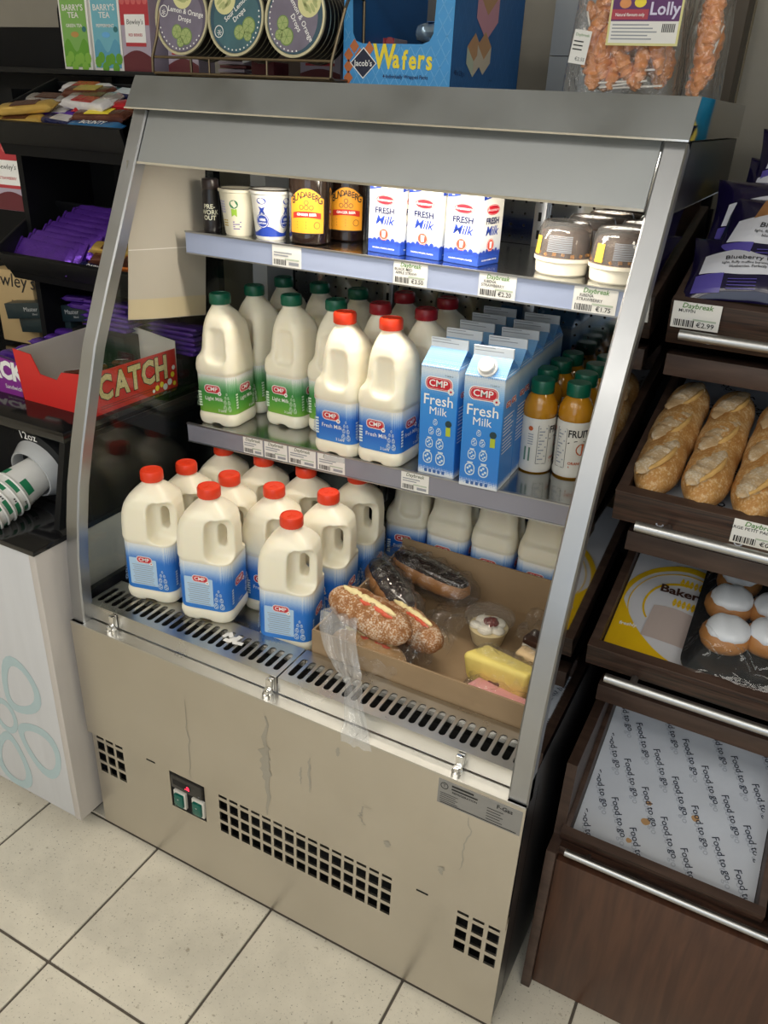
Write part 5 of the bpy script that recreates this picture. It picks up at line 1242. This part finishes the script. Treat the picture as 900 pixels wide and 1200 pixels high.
BM['crisp'] = bar_mesh(.125, .036, .018, W_brown, 33, M_yel); BM['blue'] = bar_mesh(.125, .036, .018, W_blue, 34, None, 'BOUNTY', M_white)
lay = [('gold', -.315, .022, 0, .15), ('silver', -.345, .050, .0, -.1), ('blue', -.115, .016, 0, .03), ('navy', -.20, .030, 0, -.15), ('crisp', -.115, .042, .008, .10), ('purple', -.245, .062, .0, .05), ('silver', -.255, .086, .004, -.05), ('red', -.130, .070, .012, .2), ('brown', -.085, .080, .006, -.1), ('white', -.225, .110, .008, .08), ('silver', -.200, .134, .008, .1), ('navy', -.115, .125, .012, -.12), ('white', -.245, .150, .012, .0), ('navy', -.080, .148, .010, .15), ('gold', -.300, .040, .014, .3), ('silver', -.17, .090, .016, .12), ('white', -.16, .060, .018, -.1), ('brown', -.20, .112, .018, .05), ('silver', -.30, .100, .008, .0)]
where = ['at the left of the front lip', 'furthest left', 'along the front lip by the fridge', 'at the middle of the front lip', 'with a yellow patch', 'left of centre', 'in the second row', 'on top at the right', 'right of centre', 'in the third row', 'near the back', 'at the back right', 'in the back row', 'in the rear right corner', 'lying across its neighbours at the front', 'on top at the centre', 'on top near the front', 'on top in the third row', 'by the left wall']
for (n, x, y, z, rz), wh_ in zip(lay, where):
    L, E = on_tray(K1, x, y, z*1.3+.012, 0, 0, rz); bar(BM[n], L, E, '%s wrapped chocolate bar %s of the upper tray' % ('brown' if n == 'crisp' else n, wh_), 'bars in the upper tray')
BIG = bar_mesh(.175, .066, .014, wrapm('shiny_purple', (.13, .04, .42), .6), 21)
nums = ['frontmost', 'second', 'third', 'fourth', 'fifth', 'sixth', 'seventh', 'eighth', 'rearmost']
for k in range(9):
    L, E = on_tray(K2, -.305+.006*(k % 2)+.009*k, .030+.0150*k, .006+.0008*k, R_(24), 0, R_(-4)+.025*(k % 3)); bar(BIG, L, E, '%s of the overlapping purple chocolate slabs in the lower tray' % nums[k], 'purple slabs in the lower tray')
BM['dm'] = bar_mesh(.125, .030, .014, W_navy, 41, None, 'DAIRY MILK', M_white)
lay = [('dm', -.145, .014, 0, -.08), ('brown', -.12, .050, .004, .15), ('gold', -.13, .066, .012, .05), ('red', -.10, .092, .006, .2), ('white', -.105, .128, .006, .1), ('red', -.085, .150, .008, -.1)]
BM['orange'] = bar_mesh(.09, .034, .016, W_org, 51, W_brown); lay += [('orange', -.070, .034, .006, .1), ('orange', -.075, .066, .010, .0)]
where = ['with white lettering at the front lip', 'behind the lettered bar', 'across the middle', 'right of the slabs', 'toward the back', 'in the rear corner', 'nearest the fridge pillar', 'second from the lip near the pillar']
for (n, x, y, z, rz), wh_ in zip(lay, where):
    L, E = on_tray(K2, x, y, z+.001, 0, 0, rz); bar(BM[n], L, E, '%s chocolate bar %s of the lower tray' % ('dark' if n == 'dm' else n, wh_), 'bars in the lower tray')
# boxes of the lower bay
bewley((-.440, .37, 1.228), R_(5), .085, .05, .13, 'red tea box at the left edge beside the lower chocolate tray', 'STRAWBERRY')
t = thing('coffee_bag', 'tan paper bag with black script at the left edge', 'paper bag', (-.545, .43, .99), R_(4)); m = MB(); m.box(-.07, .05, 0, .05, -.08, .092, mat('tan_paper', (.50, .36, .18), .7, noise_amt=.06), bev=.004); b = m.build('bag', t); p = MB(); p.text("Bewley's", .045, M_black, Tm(-.018, -.0008, .068) @ FRONT, shear=.1); p.text('Blend', .02, M_black, Tm(.0, -.0008, .015) @ FRONT); p.build('lettering', b, False)
M_teal = mat('dark_teal_box', (.012, .028, .035), .35)
for i, (x, y, z, rz, s) in enumerate(((-.485, .40, .985, .18, .115), (-.365, .41, .995, .12, .13), (-.44, .41, .957, .05, .16))):
    t = thing('tea_carton', ('dark teal tea carton lying left with silver lettering', 'dark teal tea carton lying right with silver lettering', 'dark tea carton at the bottom of the pile')[i], 'tea carton', (x, y, z), (0, -.12, rz), 'dark tea cartons under the lower tray'); m = MB(); m.box(-s/2, s/2, 0, .08, 0, .036, M_teal, bev=.001); b = m.build('carton', t)
    p = MB(); p.text('Master', .014, mat('silver_print', (.5, .52, .52), .4), Tm(s*.12, -.0006, .021) @ FRONT); p.text('Blend', .006, MATS['silver_print'], Tm(s*.2, -.0006, .010) @ FRONT); p.build('lettering', b, False)
PS = bar_mesh(.13, .05, .010, W_pur, 61)
for c, (x, y) in enumerate(((-.22, .40), (-.085, .45))):
    for k in range(6): bar(PS, (x+.006*(k % 2), y, WT+.098+.0105*k if c == 0 else WT+.06+.0105*k), (0, 0, .05*(k % 3)), 'purple bar, %s from the bottom of the %s stack under the lower tray' % (['first', 'second', 'third', 'fourth', 'fifth', 'sixth'][k], ('left', 'right')[c]), 'purple bar stacks')
t = thing('riser_box', 'black riser box carrying the stacks of purple bars', 'riser', (0, 0, WT)); m = MB(); m.box(-.30, -.15, .36, .44, 0, .097, M_blkmatt, bev=.002); m.build('riser', t)
t = thing('riser_box', 'black riser box under the right stack of purple bars', 'riser', (0, 0, WT)); m = MB(); m.box(-.155, -.04, .41, .49, 0, .059, M_blkmatt, bev=.002); m.build('riser', t)
# tea boxes on the top shelf of the stand
def barry(x, c1, c2, c3, words, label):
    t = thing('tea_box', label, 'tea box', (x, .50, 1.5), 0, 'tall tea boxes on the stand'); m = MB(); w, h = .078, .127; m.box(-w/2, w/2, 0, .06, 0, h, M_card, bev=.001); b = m.build('carton', t); p = MB(); K = Tm(0, -.0006, 0) @ FRONT @ Matrix.Diagonal((1, .846, 1, 1)); h = .15
    p.flat(sq(-w*.44, .006, w*.88, h-.008), c1, K); n = 12
    p.flat([(-w*.44, .006), (w*.44, .006)]+[(w*.44-w*.88*i/n, .052+.014*math.sin(i*.8)) for i in range(n+1)], c2, K @ Tm(0, 0, .0002))
    for k in range(7): p.flat(circ(.009, 9, -w*.34+k*w*.12, .018+.012*math.sin(k*2.2), .012), c3, K @ Tm(0, 0, .0003+.00002*k))
    p.flat(circ(.011, 14, w*.0, .074, .006), mat('tea_tan', (.50, .28, .08), .5) if words[0] == 'G' else M_wl, K @ Tm(0, 0, .0005))
    p.text("BARRY'S", .0175, M_card, K @ Tm(0, .128, .0005), bold=.015, sx=.9); p.text('TEA', .0165, M_card, K @ Tm(0, .113, .0005), bold=.015)
    p.text(words, .0095, M_card, K @ Tm(0, .092, .0005), bold=.015, sx=.9); p.flat(circ(.006, 10, w*.34, .085), mat('badge_teal', (.03, .16, .18), .5), K @ Tm(0, 0, .0004)); p.build('box_print', b, False)
barry(-.338, mat('tea_green', (.20, .42, .10), .5), mat('tea_leaf', (.12, .34, .03), .5), mat('tea_leaf2', (.22, .46, .06), .5), 'GREEN TEA', 'green tea box with leaf print, leftmost on the stand top')
barry(-.254, mat('tea_aqua', (.16, .44, .55), .5), mat('tea_aqua2', (.10, .34, .50), .5), MATS['tea_leaf'], 'PEPPERMINT', 'pale blue peppermint tea box on the stand top')

# ------------------------------------------------------------------ bakery stand on the right
WD = wood('dark_walnut', (.010, .005, .0035), (.070, .031, .019), (1, 12, 30), .42, .15)
WT2 = wood('walnut_top', (.045, .024, .017), (.085, .050, .036), (1, 6, 6), .5)
WDoor = wood('red_brown_door', (.050, .018, .009), (.085, .034, .017), (8, 8, .7), .45, .2)
t = thing('bakery_stand', 'dark walnut bakery stand with sloping pull-out trays', 'bakery stand'); ST = t
BX0, BX1 = .953, 1.275
m = MB(); m.box(.940, .957, .118, .82, 0, .36, WT2, bev=.001); m.box(.940, .957, .16, .82, .36, .52, WT2); m.build('side_panel', t)
m = MB(); m.box(.932, .942, .775, .80, .52, 1.32, M_blkmatt); m.build('upright', t)
m = MB(); m.box(.958, 1.68, .128, .146, .012, .338, WDoor, bev=.001); m.build('door', t)
m = MB(); m.box(.958, 1.68, .15, .79, .02, .30, WD); m.build('carcass', t)
m = MB(); m.box(.940, 1.69, .80, .82, 0, 1.36, M_blkmatt); m.build('back_panel', t)
m = MB(); m.box(1.682, 1.695, .12, .80, 0, 1.3, WT2); m.build('side_panel', t)
M_hnd = steel('handle_steel', (.46, .46, .46), .34, .4)
TS_ = 1.151     # the upper trays are wider than the bottom one
def tray(y, z, tilt, lip, depth, hx0, hz, hy, x0=BX0, x1=BX1, s=1.0):
    K = Tm(0, y, z) @ Rx(R_(tilt)) if s == 1.0 else Tm(.931, y, z) @ Rx(R_(tilt)) @ Matrix.Scale(s, 4) @ Tm(-BX0, 0, 0)
    m = MB(); m.box(x0, x1, 0, .014, 0, lip, WD, K, bev=.001); m.box(x0, x1, .0, .0145, lip-.001, lip+.0005, WT2, K); tr = m.build('tray', ST)
    m = MB(); m.box(x0+.012, x1-.012, .014, depth, 0, .006, mat('tray_base_tan', (.25, .19, .11), .6), K); m.build('tray_base', tr)
    for a in (x0, x1-.012):
        m = MB(); m.box(a, a+.012, .014, depth, 0, lip, WT2, K, bev=.001); m.build('tray_side', tr)
    m = MB(); m.box(x0+.012, x1-.012, depth-.012, depth, .006, lip+.01, WT2, K); m.build('tray_back', tr)
    if hx0 is not None:
        m = MB(); m.tube([(hx0, hy, hz), (x1+.2, hy, hz)], .0062, M_hnd, 14, K)
        for a in (hx0+.035, x1-.05): m.tube([(a, hy, hz-.002), (a, .002, hz-.012)], .0048, M_hnd, 10, K)
        m.build('handle', tr)
    return K
KT1 = tray(.3499, 1.174, 14, .056, .34, .972, .026, -.026, s=TS_)
KT2 = tray(.1829, .9576, 13, .043, .38, .986, .018, -.026, s=TS_)
KT3 = tray(.1979, .6952, 12, .035, .40, .986, .012, -.026, s=TS_)
KT4 = tray(.165, .325, 19, .062, .35, None, 0, 0)
KT5 = tray(.165, .325, 19, .062, .35, None, 0, 0, 1.283, 1.675)
m = MB(); m.tube([(.970, .122, .368), (1.68, .122, .368)], .0062, M_hnd, 14)
for a in (1.007, 1.50): m.tube([(a, .122, .366), (a, .150, .352)], .0048, M_hnd, 10)
m.build('handle', t)
m = MB(); m.box(.957, 1.68, .140, .165, .340, .358, WD); m.build('front_rail', t)
for x0, y, z in ((.9356, .3614, 1.1372), (.9471, .2520, .8931), (.9471, .2750, .5870)):
    m = MB(); m.box(x0, 1.68, y, y+.034, z-.014, z+.018, WT2, bev=.001); m.build('cross_rail', t)
    m = MB(); m.box(x0+.004, 1.68, y+.034, .79, z-.012, z-.002, M_blkmatt); m.build('shelf_board', t)
# second column of trays just out of frame keeps the stand whole
for y, z, tl, lp, dp_ in ((.3499, 1.174, 14, .056, .34), (.1829, .9576, 13, .043, .38), (.1979, .6952, 12, .035, .40)): tray(y, z, tl, lp, dp_, None, 0, 0, 1.283, 1.59, s=TS_)
price_tag((.9356, .3275, 1.2385), (R_(14), 0, R_(1)), .0645, .039, 'MUFFIN', '', '€2.99', 'price tag marked €2.99 on the muffin tray')
price_tag((1.0864, .1698, 1.0071), (R_(13), 0, 0), .067, .039, 'LARGE PETIT PAIN', '', '€0.90', 'price tag on the front of the baguette tray')
# printed greaseproof paper
M_paper = mat('greaseproof_paper', (.62, .66, .74), .5, noise_amt=.05, scale=7, bump=.35, bscale=18)
M_ink = mat('paper_ink', (.02, .03, .06), .5); M_ghost = mat('paper_ghost_ink', (.44, .48, .56), .5); M_stain = mat('grease_stain', (.50, .30, .14), .5)
def food_paper(K, x0, x1, y0, y1, z, label, step, size, stains):
    t = thing('greaseproof_paper', label, 'paper liner'); m = MB()
    def surf(u, v):
        x = x0+(x1-x0)*u; y = y0+(y1-y0)*v; e = max(0, .06-min(u, 1-u))/.06; return K @ Vector((x, y, z+.0022*nz(x, y, 0, 22)+.004*e*e+.003*max(0, .05-v)/.05))
    m.grid(surf, 26, 26, M_paper); sh_ = m.build('sheet', t)
    p = MB(); r = 0; y = y0+.03
    def put(s, size, mm, x, y, a, dz):
        v, f = text_geo(s, .008, .1)
        c, sn = math.cos(a), math.sin(a); vv = []
        for (px, py, _) in v:
            X = x+(px*c-py*sn)*size; Y = y+(px*sn+py*c)*size; vv.append(K @ Vector((X, Y, z+.0022*nz(X, Y, 0, 22)+dz)))
        p.add(vv, f, mm)
    while y < y1-.01:
        x = x0+.022+(step*.5 if r % 2 else 0)
        while x < x1-.015:
            put('Food to go', size, M_ghost, x+.003, y-.014, R_(-62), .0008); put('Food to go', size, M_ink, x, y, R_(-62), .0012); x += step
        y += step*.48; r += 1
    p.build('lettering', sh_, False)
    if stains:
        for i, (sx, sy, q) in enumerate(stains):
            p = MB()
            poly = [(sx+q*(1+.35*nz(math.cos(a), math.sin(a), i, 2))*math.cos(a), sy+q*.8*(1+.35*nz(math.cos(a), math.sin(a), i+3, 2))*math.sin(a)) for a in [2*PI*k/14 for k in range(14)]]
            p.add([K @ Vector((a, b, z+.0022*nz(a, b, 0, 22)+.001)) for a, b in poly], [tuple(range(14))], M_stain)
            p.build('grease_stain', sh_, False)
food_paper(KT4, .966, 1.262, .018, .335, .012, 'stained white paper printed Food to go lining the empty bottom tray', .086, .0165, ((1.075, .10, .008), (1.058, .055, .005), (1.072, .135, .005), (1.15, .14, .007)))
food_paper(KT2, .968, 1.262, .018, .365, .0085, 'white printed paper under the three baguettes', .088, .0195, ())
# baguettes
M_bag_crust = flour_mat('golden_crust', (.34, .14, .028), (.60, .34, .11), (.66, .50, .30)); M_flour = flour_mat('floury_gash', (.40, .26, .13), (.56, .42, .26), (.66, .58, .46)); M_ear = mat('crisp_ear', (.62, .38, .13), .6, noise_amt=.3, scale=60, bump=.3)
def baguette(x, y, L, label, seed, rz):
    M = KT2 @ Tm(x, y, .040) @ Rz(R_(90)+rz); t = thing('baguette', label, 'baguette', M.to_translation(), tuple(M.to_euler()), 'baguettes in the bread tray'); t.scale = M.to_scale()
    m = MB(); R = []; n, k = 40, 28
    for i in range(n+1):
        u = -1+2*i/n; s = max(1-abs(u)**4.5, .002)**.5; ring = []
        bul = 1+.05*math.sin((u*1.5+.2)*PI*2)
        for j in range(k):
            a = 2*PI*j/k; yy = .0285*s*bul*math.cos(a); zz = .028*s*bul*math.sin(a)
            if zz < -.022*s: zz = -.022*s
            d_ = 1+.05*nz(u*5+seed, yy*40, zz*40, 1); ring.append((u*L/2, yy*d_, zz*d_))
        R.append(ring)
    m.loft(R, M_bag_crust); m.build('crust', t)
    for q in range(3):
        cx = (q-1)*L*.29-.01
        m = MB(); KS = Tm(cx, .003, .0228) @ Rz(R_(-18)); blob(m, .088, .0130, .0065, M_flour, KS, 26, 18, 2.2, .35, 80, seed+q); m.build('gash', t)
        m = MB(); m.tube([KS @ Vector((-.044+.088*i/14, -.0130*math.sin(PI*i/14)**.7, -.0015+.0048*math.sin(PI*i/14)+.0012*nz(i*.9, q+seed, 0, 1))) for i in range(15)], [.0008+.0026*math.sin(PI*i/14)*(1+.4*nz(i*.7, seed, q, 1)) for i in range(15)], M_ear, 8); m.build('ear', t)
baguette(.9895, .146, .265, 'baguette at the left side of the bread tray', 1, R_(-1)); baguette(1.0475, .144, .265, 'baguette in the middle of the bread tray', 4, R_(-1)); baguette(1.1055, .142, .265, 'baguette at the right edge of the picture', 7, R_(-2)); baguette(1.1655, .142, .265, 'baguette in the right half of the tray, outside the picture', 9, R_(0))
# bakery bag and iced buns
M_bagw = mat('bag_white', (.66, .66, .70), .45, noise_amt=.03); M_by = mat('bag_yellow', (.80, .50, .01), .4); M_bwin = mat('bag_window', (.52, .43, .40), .3); M_bb = mat('bag_brown', (.06, .02, .012), .5)
t = thing('bakery_bag', 'white and yellow printed bakery bag lying flat in the bun tray', 'paper bag'); KB = KT3 @ Tm(.967, .020, .0075)
m = MB(); bw, bl_ = .108, .315
m.grid(lambda u, v: KB @ Vector((bw*u, bl_*v, .004+.004*math.sin(PI*u)+.002*nz(u*3, v*5, 2, 1)+.012*max(0, v-.7)*u)), 10, 20, M_bagw); b = m.build('bag', t)
p = MB()
def onb(x, y, dz=.0012):
    u, v = x/bw, y/bl_; return KB @ Vector((x, y, .004+.004*math.sin(PI*u)+.002*nz(u*3, v*5, 2, 1)+.012*max(0, v-.7)*u+dz))
def strip(f1, f2, n, mm, dz):
    v = []
    for i in range(n+1): v += [onb(*f1(i/n), dz), onb(*f2(i/n), dz)]
    p.add(v, [(2*i, 2*i+2, 2*i+3, 2*i+1) for i in range(n)], mm)
strip(lambda s: (bw*s, .002), lambda s: (bw*s, .012+.105*(1-s)**2.2), 16, M_by, .0010)
def arc(r, w_, c=(.085, .115), a0=80, a1=215):
    return (lambda s: (max(0, min(bw, c[0]+(r)*math.cos(R_(a0+(a1-a0)*s)))), c[1]+(r)*1.05*math.sin(R_(a0+(a1-a0)*s)))), (lambda s: (max(0, min(bw, c[0]+(r+w_*(1-.6*s+.2))*math.cos(R_(a0+(a1-a0)*s)))), c[1]+(r+w_*(1-.6*s+.2))*1.05*math.sin(R_(a0+(a1-a0)*s))))
for r, w_, a0 in ((.082, .010, 75), (.074, .002, 75), (.052, .004, 90)):
    f1, f2 = arc(r, w_, a0=a0); strip(f1, f2, 20, M_by, .0013)
strip(lambda s: (.042+.062*s, .045), lambda s: (.046+.058*s, .112+.004*math.sin(s*3)), 8, M_bwin, .0014)
def btext(s, size, x, y, a, mm):
    v, f = text_geo(s, .03); c, sn = math.cos(a), math.sin(a); p.add([onb(x+(px*c-py*sn)*size, y+(px*sn+py*c)*size, .0018) for px, py, _ in v], f, mm)
btext('Bakery', .023, .078, .152, R_(2), M_bb)
for (x, y) in ((.090, .175), (.088, .128)):
    for k in range(6): strip(lambda s, k=k: (x-.02+k*.0065+.006*s, y+.0003), lambda s, k=k: (x-.02+k*.0065+.006*s, y+.010*math.sin(PI*s)*(1 if k % 2 else 1)), 4, M_by, .0016); strip(lambda s, k=k: (x-.02+k*.0065+.006*s, y-.0003), lambda s, k=k: (x-.02+k*.0065+.006*s, y-.008*math.sin(PI*s)), 4, M_by, .0016)
btext('freshly', .009, .022, .060, R_(0), M_white); p.build('bag_print', b, False)
t = thing('bun_tray', 'black plastic tray holding iced buns under clear film', 'plastic tray'); KN = KT3 @ Tm(1.156, .142, .007)
m = MB(); rw, rd = .172, .262
m.loft([[tuple(KN @ Vector((x, y, z))) for x, y in rrect(rw*k, rd*k, .03, 6)] for k, z in ((.93, .001), (.95, .002), (1, .022), (1.03, .023), (1.03, .025), (.985, .0245), (.93, .005))], mat('gloss_black_tray', (.008, .009, .011), .2), None, True, True); m.build('tray', t)
def bun(x, y, rz, label, sc=1.):
    M = KN @ Tm(x, y, .024) @ Rz(rz) @ Rx(R_(6)); q = thing('iced_bun', label, 'iced bun', M.to_translation(), tuple(M.to_euler()), 'iced buns in the black tray'); q.scale = M.to_scale()
    m = MB(); blob(m, .066*sc, .029*sc, .021*sc, mat('bun_crust', (.46, .19, .045), .45, noise_amt=.3, scale=30, bump=.15), I4, 18, 22, 2.2, .05, 30, x*90); m.build('bun', q)
    m = MB(); blob(m, .058*sc, .0245*sc, .0125*sc, mat('white_icing', (.80, .82, .86), .30, noise_amt=.03, bump=.15, bscale=40), Tm(.002, .002, .0125*sc), 18, 22, 2.3, .12, 45, x*70+1); m.build('icing', q)
for lab, x, y, rz in (('iced bun at the back left of the black tray', -.043, .072, 1.0), ('iced bun in the left column, second from the back', -.048, .016, .3), ('iced bun in the left column nearest the front rail', -.043, -.046, .2), ('iced bun at the centre of the black tray', .008, .022, -.4), ('iced bun front centre of the black tray', .010, -.030, .1), ('iced bun back right of the black tray', .052, .064, .9), ('iced bun at the right edge, half under the tag', .056, .006, -.5), ('iced bun in the front right corner', .050, -.078, -.4)):
    bun(x, y, rz, lab)
m = MB(); m.grid(lambda u, v: KN @ Vector(((u-.5)*rw*1.02, (v-.5)*rd*1.02, .026+.030*min(1, 4.5*min(u, 1-u, v, 1-v)*1.3)+.003*nz(u*6, v*6, 1, 1.3))), 34, 44, film('taut_film', (.97, .98, .99), ior=1.5, rough=.05, bump=.25, bscale=25, haze=.02)); m.build('stretch_film', t)
m = MB()
for k, (a, b) in enumerate((((-.07, -.09), (-.045, -.11)), ((-.045, -.11), (-.03, -.085)), ((-.02, -.085), (.0, -.115)), ((-.03, -.085), (-.005, -.12)), ((-.075, -.062), (-.05, -.078)), ((.0, -.115), (.03, -.12)), ((-.085, .03), (-.078, .05)), ((-.082, .09), (-.07, .10)))): m.tube([KN @ Vector((a[0]+(b[0]-a[0])*i/4, a[1]+(b[1]-a[1])*i/4, .050+.004*math.sin(i)-.014*max(0, abs(a[1])-.09)/.03)) for i in range(5)], .0011, M_film, 5)
m.build('film_crease', t)
t = thing('tag_holder', 'round black-rimmed tag standing at the edge of the bun tray', 'tag holder', tuple(KN @ Vector((.079, -.012, .055))), (R_(-50), 0, R_(20))); m = MB(); m.lathe([(.024, 0), (.026, .002), (.024, .004), (.022, .003)], M_blk, 28); m.build('rim', t); MB().lathe([(.0225, .001), (.0225, .002)], mat('tag_tan', (.45, .36, .28), .5), 24).build('disc', t)
# muffin packs
M_mp = mat('muffin_purple', (.007, .004, .036), .18, noise_amt=.2, scale=18, bump=.25, bscale=30, coat=.3); M_mw = mat('muffin_white', (.66, .67, .74), .3, noise_amt=.05, bump=.2, bscale=30); M_mf = mat('muffin_brown', (.33, .15, .05), .6, noise_amt=.35, scale=50, bump=.4)
M_lil = mat('muffin_lilac', (.09, .07, .34), .3)
def pillow(m, w, d, h, mm, K, seed, nu=26, nv=20):
    for sg in (1, -1):
        m.grid(lambda u, v: K @ Vector(((u-.5)*w*(1-.06*math.sin(PI*v)), (v-.5)*d*(1-.08*math.sin(PI*u)), h/2*(1+sg*(max(0, math.sin(PI*u))**.55*max(0, math.sin(PI*v))**.5)*(1+.16*nz(u*4+seed, v*4, sg, 1))))), nu, nv, mm)
def muffin_pack(loc, rot, w, d, h, label, seed, window):
    q = thing('muffin_pack', label, 'muffin pack', loc, rot, 'packs of muffins on the top tray'); m = MB(); pillow(m, w, d, h, M_mp, I4, seed); b = m.build('bag', q)
    def top(x, y, dz):
        u, v = x/w+.5, y/d+.5; u = min(.99, max(.01, u)); v = min(.99, max(.01, v)); x = (u-.5)*w*(1-.06*math.sin(PI*v)); y = (v-.5)*d*(1-.08*math.sin(PI*u)); return (x, y, h/2*(1+(math.sin(PI*u)**.55*math.sin(PI*v)**.5)*(1+.16*nz(u*4+seed, v*4, 1, 1)))+dz)
    p = MB(); n = 18
    def band(f1, f2, mm, dz):
        v = []; ks = 5
        for i in range(n+1):
            a = Vector((*f1(i/n), 0)); c = Vector((*f2(i/n), 0))
            for j in range(ks+1): P = a.lerp(c, j/ks); v.append(top(P.x, P.y, dz))
        p.add(v, [(i*(ks+1)+j, (i+1)*(ks+1)+j, (i+1)*(ks+1)+j+1, i*(ks+1)+j+1) for i in range(n) for j in range(ks)], mm)
    band(lambda s: (-w*.42+w*.84*s, -d*.22-.04*d*math.sin(PI*s)), lambda s: (-w*.40+w*.80*s, d*.06+.10*d*math.sin(PI*s)), M_mw, .0012)
    band(lambda s: (-w*.44+.22*w*s, -d*.46), lambda s: (-w*.44+.22*w*s, -d*.24), M_lil, .0012)
    if window: band(lambda s: (-w*.30+w*.62*s, d*.08+.10*d*math.sin(PI*s)), lambda s: (-w*.26+w*.54*s, d*.44), M_mf, .0014)
    def tx(s, size, x, y, mm, b_=.01):
        v, f = text_geo(s, b_); p.add([top(x+px*size, y+py*size, .0022) for px, py, _ in v], f, mm)
    tx('Blueberry Muffin', d*.10, .02*w, -d*.04, M_black); tx('light, fluffy muffins bursting with juicy', d*.045, 0, -d*.12, M_black); tx('blueberries. Perfectly baked', d*.045, 0, -d*.17, M_black)
    for k in range(4): band(lambda s, k=k: (-w*.18+w*.22*s, -d*(.32+.035*k)), lambda s, k=k: (-w*.18+w*.22*s, -d*(.32+.035*k)+.0012), M_lil, .0015)
    p.build('bag_print', b, False)
def mp(x, y, z, tx_, rz, w, d, h, lab, seed, win):
    M = KT1 @ Tm(x, y, z) @ Rz(rz) @ Rx(tx_); muffin_pack(tuple(M.to_translation()), tuple(M.to_euler()), w*TS_, d*TS_, h*TS_, lab, seed, win)
mp(1.030, .085, .046, R_(18), R_(5), .150, .115, .050, 'muffin pack at the front of the top tray, just behind its price tag', 1, False)
mp(1.066, .130, .072, R_(24), R_(-6), .175, .13, .055, 'muffin pack with a clear window showing brown muffins', 4, True)
mp(1.040, .190, .080, R_(30), R_(4), .165, .12, .050, 'muffin pack third from the front, lilac panel to the left', 7, False)
mp(1.062, .240, .100, R_(28), R_(-3), .16, .11, .045, 'small dark muffin pack near the top of the heap', 11, False)
mp(1.066, .280, .128, R_(30), R_(3), .15, .11, .045, 'topmost muffin pack under the blue and yellow packet', 15, False)
t = thing('snack_packet', 'bright blue and yellow packet at the right edge above the muffins', 'packet', (1.040, .785, 1.416), (R_(82), 0, R_(-6))); m = MB(); pillow(m, .14, .20, .05, mat('packet_blue', (.02, .30, .55), .3, bump=.2), I4, 20); b = m.build('bag', t); p = MB(); p.box(-.07, .07, -.09, -.05, .040, .0415, M_yel); p.flat(circ(.03, 16, -.02, .02), M_yel, Tm(0, 0, .058)); p.build('print_band', b)
